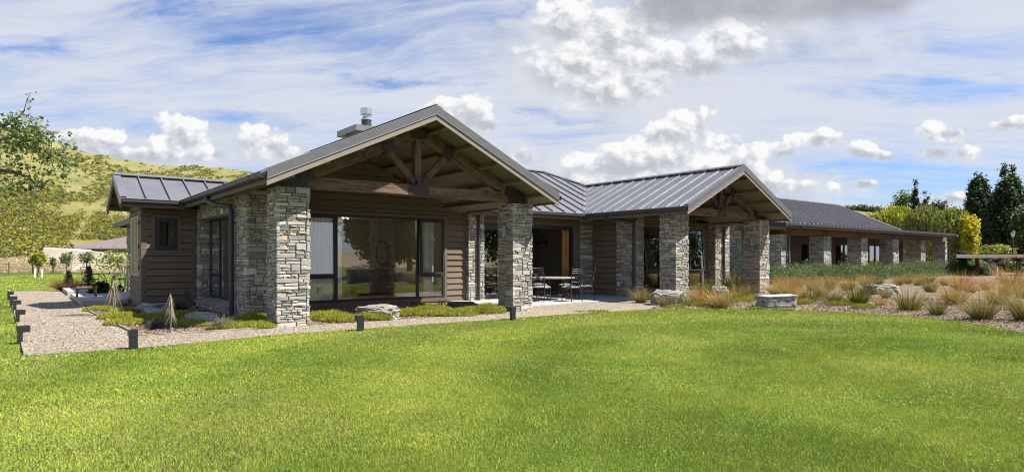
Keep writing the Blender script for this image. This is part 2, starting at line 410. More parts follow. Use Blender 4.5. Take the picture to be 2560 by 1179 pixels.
def m_rock(c1, c2, dark):
    def f(k):
        p = objc(k)
        n = k.noise(p, 2.2, 6, 0.65); st = k.noise(k.scale(p, 2.0, 2.0, 17), 1.0, 5, 0.65); n3 = k.noise(p, 26, 4, 0.7)
        c = k.mix(k.maprange(n, 0.35, 0.68), c4(*c1), c4(*c2))
        c = k.mix(k.maprange(st, 0.54, 0.66, 0, 0.75), c, c4(*dark))
        c = k.mix(k.maprange(n3, 0.52, 0.72, 0, 0.6), c, c4(*[min(1, x * 1.25) for x in c2]))
        l1 = k.noise(p, 5.5, 6, 0.7, .6); l2 = k.noise(p, 12, 5, 0.7)
        c = k.mix(k.maprange(l1, 0.55, 0.60, 0, 0.75), c, c4(*[x * 0.9 for x in dark]))
        c = k.mix(k.maprange(l2, 0.60, 0.65, 0, 0.55), c, c4(0.36, 0.33, 0.22))
        h = k.math('ADD', k.math('MULTIPLY', st, 0.9), k.math('ADD', n, k.math('MULTIPLY', n3, 0.3)))
        return prin(k, c, 0.9, spec=0.2, normal=k.bump(h, 0.9, 0.06))
    return f
mat('pale_rock', m_rock((0.21, 0.195, 0.17), (0.39, 0.365, 0.32), (0.085, 0.078, 0.07)))
mat('grey_rock', m_rock((0.29, 0.29, 0.285), (0.50, 0.49, 0.46), (0.075, 0.078, 0.085)))
mat('dark_rock', m_rock((0.07, 0.07, 0.072), (0.14, 0.14, 0.14), (0.035, 0.035, 0.04)))
def m_hill(k):
    p = pos(k)
    n = k.noise(p, 0.018, 5, 0.6); n2 = k.noise(p, 0.09, 6, 0.65); n3 = k.noise(p, 0.6, 5, 0.7)
    z = k.add('ShaderNodeSeparateXYZ', i={0: p}).outputs[2]
    hi = k.maprange(k.math('ADD', z, k.math('MULTIPLY', n, 14.0)), 14, 34)
    a = k.mix(k.maprange(n2, 0.35, 0.65), c4(0.20, 0.20, 0.065), c4(0.36, 0.30, 0.12))
    b = k.mix(k.maprange(n2, 0.35, 0.65), c4(0.185, 0.20, 0.07), c4(0.33, 0.30, 0.14))
    c = k.mix(hi, a, b)
    c = k.mix(k.maprange(n3, 0.45, 0.7, 0, 0.55), c, c4(0.11, 0.115, 0.04))
    c = k.mix(k.maprange(n2, 0.62, 0.70, 0, 0.8), c, c4(0.44, 0.35, 0.25))
    return prin(k, c, 0.95, spec=0.1, normal=k.bump(n3, 0.8, 0.5))
mat('hill_grass', m_hill)
def m_dry(k):
    p = pos(k); n = k.noise(p, 0.25, 5, 0.6); n2 = k.noise(p, 3, 5, 0.7)
    c = k.mix(k.maprange(n, 0.35, 0.65), c4(0.33, 0.26, 0.15), c4(0.44, 0.37, 0.24))
    c = k.mix(k.maprange(n2, 0.45, 0.7, 0, 0.6), c, c4(0.20, 0.15, 0.09))
    return prin(k, c, 0.95, spec=0.1, normal=k.bump(n2, 0.8, 0.1))
mat('dry_ground', m_dry)
def m_emit(k):
    return k.add('ShaderNodeEmission', i={'Color': c4(1.0, 0.72, 0.40), 'Strength': 2.2}).outputs[0]
mat('lit_bulb', m_emit)
def m_mirror(k):
    return prin(k, (0.35, 0.38, 0.36), 0.12, metal=0.9)
mat('mirror_glass', m_mirror)
mat('lamp_glass', m_paint((0.62, 0.64, 0.62), 0.25, 0.05))
M = MATS

# ------------------------------------------------------------------ mesh builder
class MB:
    def __init__(s): s.v = []; s.f = []; s.m = []; s.c = []; s.g = {}
    def add(s, vs, fs, c=None, m=0, grain=None):
        b = len(s.v); s.v.extend([tuple(x) for x in vs])
        for f in fs:
            s.f.append(tuple(i + b for i in f)); s.m.append(m); s.c.append(c)
        if grain is not None:
            for i, q in enumerate(grain): s.g[b + i] = q
    def box(s, x0, x1, y0, y1, z0, z1, c=None, m=0):
        s.add([(x0, y0, z0), (x1, y0, z0), (x1, y1, z0), (x0, y1, z0), (x0, y0, z1), (x1, y0, z1), (x1, y1, z1), (x0, y1, z1)],
              [(0, 3, 2, 1), (4, 5, 6, 7), (0, 1, 5, 4), (1, 2, 6, 5), (2, 3, 7, 6), (3, 0, 4, 7)], c, m)
    def prism(s, poly, ext, c=None, m=0):          # polygon (counter-clockwise seen against ext) swept along ext
        n = len(poly); e = Vector(ext)
        vs = [Vector(p) for p in poly] + [Vector(p) + e for p in poly]
        s.add(vs, [tuple(range(n - 1, -1, -1)), tuple(range(n, 2 * n))] + [(i, (i + 1) % n, n + (i + 1) % n, n + i) for i in range(n)], c, m)
    def bar(s, a, b, w, h, up=(0, 0, 1), c=None, m=0, bev=0.0, seg=1, jit=0.0):   # timber: w across, h along up; carries grain coordinates
        a = Vector(a); b = Vector(b); d = (b - a); ln = d.length; d.normalize()
        up = Vector(up); side = d.cross(up).normalized(); up = side.cross(d).normalized()
        if bev > 0:
            hw, hh = w / 2, h / 2
            ring = [(-hw + bev, -hh), (hw - bev, -hh), (hw, -hh + bev), (hw, hh - bev), (hw - bev, hh), (-hw + bev, hh), (-hw, hh - bev), (-hw, -hh + bev)]
        else:
            ring = [(-w / 2, -h / 2), (w / 2, -h / 2), (w / 2, h / 2), (-w / 2, h / 2)]
        n = len(ring); vs = []; gr = []; off = random.uniform(0, 50)
        for i in range(seg + 1):
            q = a + d * (ln * i / seg)
            for (x, y) in ring:
                jx = random.uniform(-jit, jit); jy = random.uniform(-jit, jit)
                vs.append(q + side * (x + jx) + up * (y + jy)); gr.append((ln * i / seg + off, x + off, y))
        fs = [tuple(range(n)), tuple(seg * n + n - 1 - i for i in range(n))]
        for i in range(seg):
            for j in range(n):
                fs.append((i * n + (j + 1) % n, i * n + j, (i + 1) * n + j, (i + 1) * n + (j + 1) % n))
        s.add(vs, fs, c, m, gr)
    def tube(s, pts, rad, n=8, c=None, m=0, cap=True):
        pts = [Vector(p) for p in pts]
        rad = rad if hasattr(rad, '__len__') else [rad] * len(pts)
        vs = []; prev = None
        for i, p in enumerate(pts):
            d = (pts[min(i + 1, len(pts) - 1)] - pts[max(i - 1, 0)]).normalized()
            ref = prev if prev is not None else (Vector((1, 0, 0)) if abs(d.x) < 0.9 else Vector((0, 1, 0)))
            sd = (ref - d * ref.dot(d)).normalized(); prev = sd; up = d.cross(sd)
            for j in range(n):
                a = 2 * math.pi * j / n
                vs.append(p + (sd * math.cos(a) + up * math.sin(a)) * rad[i])
        fs = []
        for i in range(len(pts) - 1):
            for j in range(n):
                fs.append((i * n + j, i * n + (j + 1) % n, (i + 1) * n + (j + 1) % n, (i + 1) * n + j))
        if cap: fs += [tuple(range(n - 1, -1, -1)), tuple((len(pts) - 1) * n + j for j in range(n))]
        s.add(vs, fs, c, m)
    def lathe(s, prof, n=20, cx=0, cy=0, c=None, m=0):   # prof: (r, z)
        vs = [(cx + r * math.cos(2 * math.pi * j / n), cy + r * math.sin(2 * math.pi * j / n), z) for r, z in prof for j in range(n)]
        fs = [(i * n + j, i * n + (j + 1) % n, (i + 1) * n + (j + 1) % n, (i + 1) * n + j) for i in range(len(prof) - 1) for j in range(n)]
        s.add(vs, fs, c, m)
    def build(s, name, mats, parent=None, smooth=False):
        me = bpy.data.meshes.new(name)
        me.from_pydata(s.v, [], s.f); 
        mats = mats if isinstance(mats, (list, tuple)) else [mats]
        for m in mats: me.materials.append(M[m] if isinstance(m, str) else m)
        if any(s.m): me.polygons.foreach_set('material_index', s.m)
        if any(c is not None for c in s.c):
            a = me.attributes.new('Col', 'FLOAT_COLOR', 'FACE')
            a.data.foreach_set('color', [x for c in s.c for x in ((*c, 1.0) if c is not None else (0.3, 0.3, 0.3, 1.0))])
        if s.g:
            a = me.attributes.new('Grain', 'FLOAT_VECTOR', 'POINT')
            a.data.foreach_set('vector', [x for i in range(len(s.v)) for x in s.g.get(i, (0, 0, 0))])
        if smooth: me.polygons.foreach_set('use_smooth', [True] * len(me.polygons))
        me.update()
        o = bpy.data.objects.new(name, me); col.objects.link(o)
        if parent is not None: adopt(o, parent)
        return o
def npmesh(name, verts, nper, cols, matname, parent=None):       # many equal polygons (3 or 4 corners each) from arrays
    me = bpy.data.meshes.new(name)
    nv = len(verts); nf = nv // nper
    me.vertices.add(nv); me.vertices.foreach_set('co', np.asarray(verts, np.float32).ravel())
    me.loops.add(nv); me.loops.foreach_set('vertex_index', np.arange(nv, dtype=np.int32))
    me.polygons.add(nf); me.polygons.foreach_set('loop_start', np.arange(0, nv, nper, dtype=np.int32))
    try: me.polygons.foreach_set('loop_total', np.full(nf, nper, np.int32))
    except Exception: pass
    me.materials.append(M[matname])
    if cols is not None:
        a = me.attributes.new('Col', 'FLOAT_COLOR', 'FACE')
        c = np.ones((nf, 4), np.float32); c[:, :3] = cols
        a.data.foreach_set('color', c.ravel())
    me.update(calc_edges=True)
    o = bpy.data.objects.new(name, me); col.objects.link(o)
    if parent is not None: adopt(o, parent)
    return o
def adopt(o, p):
    o.parent = p
    off = Vector((0, 0, 0)); q = p
    while q is not None:
        off += Vector(q.location); q = q.parent
    if p.get('local'): return
    o.matrix_parent_inverse = Matrix.Translation(-Vector(p.location)) if p.parent is None else Matrix.Identity(4)
def tag(o, label, cat, group=None):
    o['label'] = label; o['category'] = cat
    if group: o['group'] = group
    return o
def thing(name, label, cat, loc=(0, 0, 0), group=None, local=False):
    o = bpy.data.objects.new(name, None); col.objects.link(o); o.location = loc
    o.empty_display_size = 0.2
    if local: o['local'] = 1
    return tag(o, label, cat, group)
def kind(o, k): o['kind'] = k; return o
def dup(root, loc, rz=0.0, sc_=None, label=None, group=None):
    r = root.copy(); col.objects.link(r); r.location = loc; r.rotation_euler = (0, 0, rz)
    if sc_ is not None: r.scale = sc_ if hasattr(sc_, '__len__') else (sc_,) * 3
    if label: r['label'] = label
    if group: r['group'] = group
    for ch in list(root.children):
        c = ch.copy(); col.objects.link(c); c.parent = r
        for g in list(ch.children):
            d = g.copy(); col.objects.link(d); d.parent = c
    return r

# ================================================================== GROUND
def sheet(name, poly, z, matname, thick=0.0):
    b = MB()
    if thick: b.prism([(x, y, z - thick) for x, y in poly], (0, 0, thick))
    else: b.add([(x, y, z) for x, y in poly], [tuple(range(len(poly)))])
    return kind(b.build(name, matname), 'structure')
b = MB()
b.add([(-3000, -3000, 0), (3000, -3000, 0), (3000, 3000, 0), (-3000, 3000, 0)], [(0, 1, 2, 3)])
kind(b.build('lawn', 'lawn'), 'structure')
LAWN_EDGE = [(0.09, 11.43), (1.36, 11.28), (3.83, 11.70), (5.32, 11.66), (7.14, 11.60), (8.98, 11.50), (10.63, 11.55), (11.93, 11.48), (13.52, 11.25)]
BED_EDGE = [(13.52, 11.25), (14.44, 10.80), (15.65, 9.86), (16.5, 8.56), (16.94, 7.29), (16.95, 6.1), (16.4, 4.86), (15.3, 3.75), (13.6, 2.6)]
sheet('gravel_path', [(0.09, 11.43)] + LAWN_EDGE[1:] + [(14.67, 11.06), (15.5, 12.3), (16.6, 14.3), (11.7, 14.2), (9.73, 12.94), (4.91, 12.95), (2.65, 12.87), (1.66, 12.96), (1.66, 14.05), (1.51, 17.57),
       (1.36, 24.13), (1.7, 33.4), (-0.34, 34.34), (-0.04, 18.17)], 0.010, 'gravel')
sheet('patio', [(10.9, 13.98), (12.0, 14.05), (13.9, 14.25), (16.35, 14.40), (17.45, 14.75), (17.4, 17.3), (10.9, 17.3)], 0.035, 'paving', 0.03)
# planting bed in front of and beside the house: bark mulch
sheet('garden_bed', [(1.66, 12.96), (2.65, 12.87), (4.91, 12.95), (9.73, 12.94), (11.0, 13.7), (11.0, 17.1), (4.8, 17.1), (4.05, 22.0), (3.0, 23.4), (1.4, 22.2), (1.51, 17.57), (1.66, 14.05)], 0.014, 'mulch')
# mulch bed right of the lawn, slightly mounded
def inside(poly, x, y):
    r = False; j = len(poly) - 1
    for i in range(len(poly)):
        if (poly[i][1] > y) != (poly[j][1] > y) and x < (poly[j][0] - poly[i][0]) * (y - poly[i][1]) / (poly[j][1] - poly[i][1]) + poly[i][0]: r = not r
        j = i
    return r
def dseg(p, a, b):
    ax, ay = a; bx, by = b; px, py = p
    tt = max(0, min(1, ((px - ax) * (bx - ax) + (py - ay) * (by - ay)) / ((bx - ax) ** 2 + (by - ay) ** 2)))
    return math.hypot(px - ax - tt * (bx - ax), py - ay - tt * (by - ay))
BED = BED_EDGE + [(30, -6), (72, 4), (72, 19.0), (34, 19.2), (26.5, 16.5), (17.4, 15.6), (17.3, 14.7), (16.3, 14.3), (15.4, 12.3)]
def bedh(x, y):
    if not inside(BED, x, y): return 0.0
    d = min(dseg((x, y), BED[i], BED[(i + 1) % len(BED)]) for i in range(len(BED)))
    return 0.02 + 0.11 * min(1, d / 2.0) + 0.10 * min(1, d / 1.2) * mn.noise((x * 0.30, y * 0.30, 3))
b = MB()
ring = []
for i in range(len(BED)):
    a, c = Vector(BED[i]), Vector(BED[(i + 1) % len(BED)])
    n = max(1, int((c - a).length / 0.6))
    ring += [a.lerp(c, q / n) for q in range(n)]
import mathutils.geometry as mg
pts = [Vector((p.x, p.y)) for p in ring]
x = 13.0
step = 0.55
gx = 13.0
while gx < 72:
    gy = -6.0; st = 0.5 if gx < 30 else 1.3
    while gy < 20:
        p = (gx + random.uniform(-.1, .1), gy + random.uniform(-.1, .1))
        if inside(BED, *p) and min(dseg(p, BED[i], BED[(i + 1) % len(BED)]) for i in range(len(BED))) > 0.3: pts.append(Vector(p))
        gy += st
    gx += st
nr = len(ring)
vo, _, fo, *_ = mg.delaunay_2d_cdt(pts, [(i, (i + 1) % nr) for i in range(nr)], [], 1, 1e-4)
b.add([(p.x, p.y, bedh(p.x, p.y) if i >= nr else 0.012) for i, p in enumerate(vo)], fo)
kind(b.build('planting_bed', 'mulch', smooth=True), 'structure')
def bed_at(px, py):                                # point of the bed surface under a picture point
    p = at(px, py)
    for _ in range(4): p = at(px, py, bedh(p.x, p.y))
    return p
# timber edging strips of the gravel path
def edging(pts, h=0.045, wd=0.05, label=None):
    b = MB()
    for i in range(len(pts) - 1):
        a, c = pts[i], pts[i + 1]
        b.bar((a[0], a[1], h / 2), (c[0], c[1], h / 2), wd, h)
    o = b.build('timber_edging', 'grey_timber')
    return tag(o, label, 'edging', 'timber edging along the gravel')
edging([(0.06, 11.40), (-0.06, 18.17), (-0.36, 34.3)], label='pale timber edging between gravel path and grass under the row of lights')
edging([(1.37, 22.0), (1.51, 17.57), (1.66, 14.05), (1.66, 12.96)], label='pale timber edging between wide gravel path and side garden bed')
edging([(1.66, 12.94), (2.65, 12.85), (4.0, 12.90)], label='pale timber edging between bark bed and narrow gravel strip')

# ================================================================== HOUSE
house = thing('house', 'long single-storey house with grey standing-seam roofs and stone pillars', 'house', (7.45, 12.9, 0))
def part(name, parent=None): # empty part that only gathers its own pieces
    o = bpy.data.objects.new(name, None); col.objects.link(o); adopt(o, parent or house); o.empty_display_size = 0.2
    return o

# ---- stacked schist
PAL = [((0.385, 0.365, 0.315), 3), ((0.46, 0.425, 0.355), 2.4), ((0.34, 0.335, 0.305), 3), ((0.265, 0.268, 0.258), 2.8), ((0.18, 0.187, 0.186), 2.0), ((0.45, 0.37, 0.275), 1.1), ((0.41, 0.315, 0.215), 0.55), ((0.34, 0.24, 0.165), 0.25), ((0.53, 0.50, 0.44), 1.6), ((0.29, 0.27, 0.22), 1.9)]
def stone_col():
    c = random.choices([p for p, _ in PAL], [q for _, q in PAL])[0]
    k = random.uniform(0.84, 1.14)
    return tuple(min(0.75, x * k * random.uniform(0.97, 1.03)) for x in c)
def guillotine(s0, s1, z0, z1, big, out):
    wd, h = s1 - s0, z1 - z0
    if h > 0.20 * big or (h > 0.085 * big and wd > 0.15 * big and random.random() < (0.42 + 2.0 * (h - 0.085))):
        f = random.uniform(0.3, 0.7); zc = z0 + h * f
        if h * min(f, 1 - f) > 0.022 * big:
            guillotine(s0, s1, z0, zc, big, out); guillotine(s0, s1, zc, z1, big, out); return
    asp = wd / max(h, 0.02)
    if wd > 0.52 * big or (asp > 5.5 and wd > 0.22 * big) or (wd > 0.30 * big and random.random() < 0.38):
        f = random.uniform(0.28, 0.72); scut = s0 + wd * f
        if wd * min(f, 1 - f) > 0.05 * big:
            guillotine(s0, scut, z0, z1, big, out); guillotine(scut, s1, z0, z1, big, out); return
    out.append((s0, s1, z0, z1))
def stonework(b, pts, z0, z1, closed=False, big=0.88, depth=0.05, inset=None):
    """stones laid on the outer face of the line pts (outside is on the right-hand side); the core behind is dark"""
    pts = [Vector((p[0], p[1])) for p in pts]
    segs = [(pts[i], pts[(i + 1) % len(pts)]) for i in range(len(pts) if closed else len(pts) - 1)]
    lens = [(q - p).length for p, q in segs]
    cum = [0]
    for l in lens: cum.append(cum[-1] + l)
    P = cum[-1]
    cells = []
    # coarse blocks first so no course runs right through
    z = z0
    while z < z1 - 1e-6:
        h = min(random.uniform(0.26, 0.50) * big, z1 - z)
        if z1 - z - h < 0.14 * big: h = z1 - z
        s = 0.0
        sh = random.uniform(0.15, 0.6) if closed else 0.0
        first = True
        while s < P - 1e-6:
            wd = random.uniform(0.35, 0.85) * big
            if first and not closed: wd *= 0.7
            first = False
            if P - s - wd < 0.25 * big: wd = P - s
            guillotine(s, s + wd, z, z + h, big, cells)
            s += wd
        z += h
    for (s0, s1, a, c) in cells:
        colr = stone_col(); pr = random.uniform(-0.008, 0.018)
        tilt = random.uniform(-0.012, 0.012) * big
        for i, (p, q) in enumerate(segs):
            lo, hi = max(s0, cum[i]), min(s1, cum[i + 1])
            if hi - lo < 1e-4: continue
            d = (q - p).normalized(); nrm = Vector((d.y, -d.x))
            gap = random.uniform(0.003, 0.007) * big
            la = lo - cum[i]; lb = hi - cum[i]
            cl = lo > s0 + 1e-6; cr = hi < s1 - 1e-6
            atl = (i > 0 or closed) and la < 1e-4; atr = (i < len(segs) - 1 or closed) and lens[i] - lb < 1e-4
            # corner stones reach out to meet the neighbouring face
            x0 = la - (pr if atl else -gap); x1 = lb + (pr if atr else -gap)
            j = lambda m=0.010: random.uniform(-m, m) * big
            zz0, zz1 = a + gap, c - gap
            n2 = 2 if x1 - x0 > 0.15 else 1
            bot = [(x0 + (x1 - x0) * t / n2 + (0 if t in (0, n2) else j()), zz0 + (j(0.006))) for t in range(n2 + 1)]
            top = [(x0 + (x1 - x0) * t / n2 + (0 if t in (0, n2) else j()), zz1 + (j(0.006))) for t in range(n2, -1, -1)]
            if not atl:
                bot[0] = (bot[0][0] + abs(j(.008)), bot[0][1]); top[-1] = (top[-1][0] + abs(j(.008)), top[-1][1])
            if not atr:
                bot[-1] = (bot[-1][0] - abs(j(.008)), bot[-1][1]); top[0] = (top[0][0] - abs(j(.008)), top[0][1])
            ring = bot + top; n = len(ring)
            cx = sum(r[0] for r in ring) / n; cz = sum(r[1] for r in ring) / n
            ch = 0.010 * big
            vs = []
            def P3(s_, z_, o_): 
                w_ = p + d * s_ + nrm * o_
                return (w_.x, w_.y, z_)
            for (sx, zx) in ring: vs.append(P3(sx, zx, -depth))
            for (sx, zx) in ring: vs.append(P3(sx, zx, pr - 0.011 + (0 if (abs(sx - x0) < .02 and atl) or (abs(sx - x1) < .02 and atr) else 0)))
            for (sx, zx) in ring:
                kx = ch if not ((atl and sx < cx - (x1 - x0) * .3) or (atr and sx > cx + (x1 - x0) * .3)) else 0.002
                vs.append(P3(sx - math.copysign(min(kx, abs(sx - cx) * .5), sx - cx), zx - math.copysign(min(ch * .7, abs(zx - cz) * .5), zx - cz), pr + j(0.004) + tilt * (zx - cz) / max(0.03, c - a)))
            vs.append(P3(cx + j(.02), cz + j(.008), pr + random.uniform(-0.003, 0.008)))
            fs = []
            for t in range(n):
                u = (t + 1) % n
                fs.append((t, u, n + u, n + t)); fs.append((n + t, n + u, 2 * n + u, 2 * n + t)); fs.append((2 * n + t, 2 * n + u, 3 * n))
            b.add(vs, fs, colr)
    # dark core
    core = (0.075, 0.072, 0.066)
    for i, (p, q) in enumerate(segs):
        d = (q - p).normalized(); nrm = Vector((d.y, -d.x)); o = -0.028
        e = 0.03
        A = p + nrm * o + d * (e if (i > 0 or closed) else 0); B = q + nrm * o - d * (e if (i < len(segs) - 1 or closed) else 0)
        A2 = A - nrm * 0.10; B2 = B - nrm * 0.10
        b.add([(A.x, A.y, z0), (B.x, B.y, z0), (B2.x, B2.y, z0), (A2.x, A2.y, z0), (A.x, A.y, z1), (B.x, B.y, z1), (B2.x, B2.y, z1), (A2.x, A2.y, z1)],
              [(0, 3, 2, 1), (4, 5, 6, 7), (0, 1, 5, 4), (1, 2, 6, 5), (2, 3, 7, 6), (3, 0, 4, 7)], core)
def pillar(x0, y0, sx, sy, z1, name='stone_pillar', z0=0.0, big=0.88):
    b = MB()
    stonework(b, [(x0, y0), (x0 + sx, y0), (x0 + sx, y0 + sy), (x0, y0 + sy)], z0, z1, True, big)
    b.box(x0 + .04, x0 + sx - .04, y0 + .04, y0 + sy - .04, z1 - 0.05, z1 - 0.012, (0.30, 0.29, 0.26))
    return b.build(name, 'stone', house)
def wall_light(x, y, z, parent):                   # up-down light on a face turned to -X
    b = MB()
    b.prism([(x - 0.10 * math.sin(a), y + 0.055 * math.cos(a) , z - 0.14) for a in [math.pi * i / 8 for i in range(9)]], (0, 0, 0.28))
    b.box(x, x + .03, y - .03, y + .03, z - .05, z + .05)
    return b.build('wall_light', 'grey_light', parent)
p1 = pillar(4.09, 12.93, 0.66, 0.66, 2.87)
p2 = pillar(10.15, 12.93, 0.65, 0.65, 2.85); wall_light(10.13, 13.25, 2.12, p2)
p3 = pillar(16.94, 12.93, 0.66, 0.66, 2.86)
p4 = pillar(21.98, 12.93, 0.66, 0.66, 2.87); wall_light(21.96, 13.25, 2.05, p4)
WX = [35.3, 40.5, 45.9, 51.25, 56.55, 61.85]
for i, x in enumerate(WX):
    q = pillar(x, 19.4, 1.0, 0.95, 2.84, big=1.35)
    if i > 0: wall_light(x - .02, 19.9, 2.12, q)

# ---- stone walls
b = MB()   # left wall round the recessed picture window, ending in a pier towards the porch
stonework(b, [(4.12, 21.3), (4.12, 20.25), (4.50, 20.25)], 0.0, 2.56, False)
stonework(b, [(4.50, 16.42), (4.12, 16.42), (4.12, 15.22), (4.86, 15.22), (4.86, 17.2)], 0.0, 3.0, False)
stonework(b, [(4.12, 21.3), (4.12, 16.44)], 2.56, 3.02, False)
stonework(b, [(4.06, 20.25), (4.06, 16.42)], 0.0, 0.16, False)
b.box(4.13, 4.5, 16.44, 20.25, 2.54, 2.565, (0.2, 0.2, 0.19))
stone_l = b.build('stone_wall', 'stone', house)
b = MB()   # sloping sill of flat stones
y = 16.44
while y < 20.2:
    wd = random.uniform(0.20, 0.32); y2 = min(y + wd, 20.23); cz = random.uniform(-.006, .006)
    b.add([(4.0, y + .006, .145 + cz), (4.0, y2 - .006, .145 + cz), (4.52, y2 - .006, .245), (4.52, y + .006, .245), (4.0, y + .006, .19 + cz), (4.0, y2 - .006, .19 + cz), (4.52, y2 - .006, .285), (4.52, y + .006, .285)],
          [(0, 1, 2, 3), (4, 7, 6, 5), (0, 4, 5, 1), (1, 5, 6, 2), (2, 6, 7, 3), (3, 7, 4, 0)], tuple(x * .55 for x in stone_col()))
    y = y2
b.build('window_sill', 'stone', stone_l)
b = MB(); stonework(b, [(11.52, 17.25), (11.52, 17.02), (12.14, 17.02), (12.14, 17.25)], 0, 2.98); b.build('stone_pier', 'stone', house)
b = MB(); stonework(b, [(16.72, 17.2), (16.72, 17.17), (17.38, 17.17)], 0, 2.98); b.build('stone_pier', 'stone', house)
b = MB(); stonework(b, [(17.42, 16.0), (17.42, 15.02), (17.80, 15.02), (17.80, 16.2)], 0, 2.98); pier3 = b.build('stone_pier', 'stone', house)
o = MB(); o.box(17.385, 17.41, 15.82, 15.93, 0.42, 0.54); o.build('power_outlet', 'white_paint', pier3)
b = MB(); stonework(b, [(23.42, 16.2), (23.42, 15.82), (24.45, 15.82), (24.45, 18.0)], 0, 2.98); b.build('stone_pier', 'stone', house)
b = MB(); stonework(b, [(35.25, 26.0), (35.25, 22.0), (36.0, 22.0)], 0, 3.6, False, 1.3); b.build('stone_wall', 'stone', house)
pillar(3.42, 29.2, 0.66, 0.66, 2.80)
b = MB(); stonework(b, [(58.2, 22.0), (58.2, 21.3), (58.9, 21.3), (58.9, 22.0)], 0, 3.0, False, 1.3); b.build('stone_pier', 'stone', house)

# ---- weatherboards
def clad(b, p, q, z0, z1, holes=(), top=None, sp=0.19, c=(0.155, 0.120, 0.086)):
    p = Vector(p); q = Vector(q); d = (q - p); ln = d.length; d.normalize(); nr = Vector((d.y, -d.x))
    z = z0
    while z < z1 - 0.01:
        za, zb = z, min(z + sp, z1)
        iv = [(0.0, ln)]; extra = []
        for (h0, h1, ha, hb) in holes:
            if za < hb < zb - 0.01: extra.append((max(0, h0), min(ln, h1), hb, zb))
            if za + 0.01 < ha < zb: extra.append((max(0, h0), min(ln, h1), za, ha))
        for (h0, h1, ha, hb) in holes:
            if hb > za + 0.01 and ha < zb - 0.01:
                nv = []
                for (s0, s1) in iv:
                    if h1 <= s0 or h0 >= s1: nv.append((s0, s1)); continue
                    if h0 > s0: nv.append((s0, h0))
                    if h1 < s1: nv.append((h1, s1))
                iv = nv
        if top is not None:
            nv = []
            for (s0, s1) in iv:
                n = 60; ss = [s0 + (s1 - s0) * i / n for i in range(n + 1) if top(s0 + (s1 - s0) * i / n) > zb]
                if ss: nv.append((ss[0], ss[-1]))
            iv = nv
        k = random.uniform(0.94, 1.06); cc = tuple(x * k for x in c)
        segs_ = []
        for q0, q1 in iv:
            while q1 - q0 > 2.2 and random.random() < .8:
                qm = q0 + random.uniform(1.0, min(4.2, q1 - q0 - .6)); segs_.append((q0, qm - .002, za, zb)); q0 = qm + .002
            segs_.append((q0, q1, za, zb))
        for (s0, s1, zl, zh) in segs_ + extra:
            k = random.uniform(0.86, 1.12); cc = tuple(x * k for x in c)
            a = p + d * s0; e = p + d * s1
            lo, hi = nr * (0.004 + 0.036 * (zb - zl) / sp), nr * (0.004 + 0.036 * (zb - zh) / sp)
            zq = zl; zl = min(zl + 0.018, zh - .005)
            bk = nr * -0.02
            b.add([(a.x + lo.x, a.y + lo.y, zl), (e.x + lo.x, e.y + lo.y, zl), (e.x + hi.x, e.y + hi.y, zh + .004), (a.x + hi.x, a.y + hi.y, zh + .004),
                   (a.x + bk.x, a.y + bk.y, zl), (e.x + bk.x, e.y + bk.y, zl), (e.x + bk.x, e.y + bk.y, zh + .004), (a.x + bk.x, a.y + bk.y, zh + .004)],
                  [(0, 1, 2, 3), (4, 5, 1, 0), (5, 6, 2, 1), (4, 0, 3, 7)], cc)
            b.add([(a.x + bk.x, a.y + bk.y, zq), (e.x + bk.x, e.y + bk.y, zq), (e.x + bk.x, e.y + bk.y, zh + .004), (a.x + bk.x, a.y + bk.y, zh + .004)], [(0, 1, 2, 3)], (0.02, 0.017, 0.014))  # dark backing paints the shadow line under each lap
        z = zb
def gab(x): return 4.72 - 0.467 * abs(x - 7.45)
b = MB()
WY = 17.2
W1 = (5.35, 10.69, 0.16, 2.66)                        # picture window opening
SL = (12.2, 16.28, 0.03, 2.47)                        # glazed sliders
clad(b, (4.86, WY), (11.55, WY), 0.02, 4.5, [(W1[0] - 4.86 - .1, W1[1] - 4.86 + .1, -1, W1[3] + .1)], top=lambda s: gab(4.86 + s))
clad(b, (12.14, WY), (17.4, WY), 0.02, 3.3, [(-.1, SL[1] - 12.14 + .1, -1, SL[3] + .1)])
b.box(16.38, 16.70, WY - .03, WY, .02, .06, (0.1, .08, .06))
b.build('wall_cladding', 'board', house)
b = MB(); clad(b, (17.42, 17.2), (17.42, 16.0), 0.03, 3.2, sp=0.203); b.build('wall_cladding', 'board', house)
def gab2(x): return 4.47 - 0.48 * abs(x - 19.6)
b = MB()
W2 = (19.0, 22.98, 0.10, 2.66)
clad(b, (17.8, 16.2), (23.42, 16.2), 0.02, 4.25, [(W2[0] - 17.8 - .1, W2[1] - 17.8 + .1, -1, W2[3] + .1)], top=lambda s: max(gab2(17.8 + s), 2.95))
b.build('wall_cladding', 'board', house)
# bay on the left
BX, BY0, BY1 = 2.72, 20.45, 22.95
SH = (0.34, 1.60, 1.02, 2.55)
b = MB()
clad(b, (BX, BY0), (4.1, BY0), -0.05, 3.0, [(0.22, 0.98, 1.55, 2.66)])
clad(b, (BX, BY1), (BX, BY0), -0.05, 3.9, [(SH[0] - .1, 2.16, SH[2] - .1, SH[3] + .10)], top=lambda s: 3.78 - 0.47 * abs(s - 1.25))
b.build('wall_cladding', 'board', house)
for (x0, x1, y0, y1, z0, z1) in ((BX - .03, BX + .10, BY0 - .035, BY0 + .07, -0.05, 2.98), (3.99, 4.09, BY0 - .03, BY0, -0.05, 2.98), (16.615, 16.70, WY - .03, WY + .01, .03, 2.95),
                                  (11.40, 11.52, WY - .032, WY + .01, .0, 2.95), (17.38, 17.46, 17.13, 17.165, .03, 2.95)):
    b = MB(); b.box(x0, x1, y0, y1, z0, z1); b.build('corner_board', 'brown_trim', house)

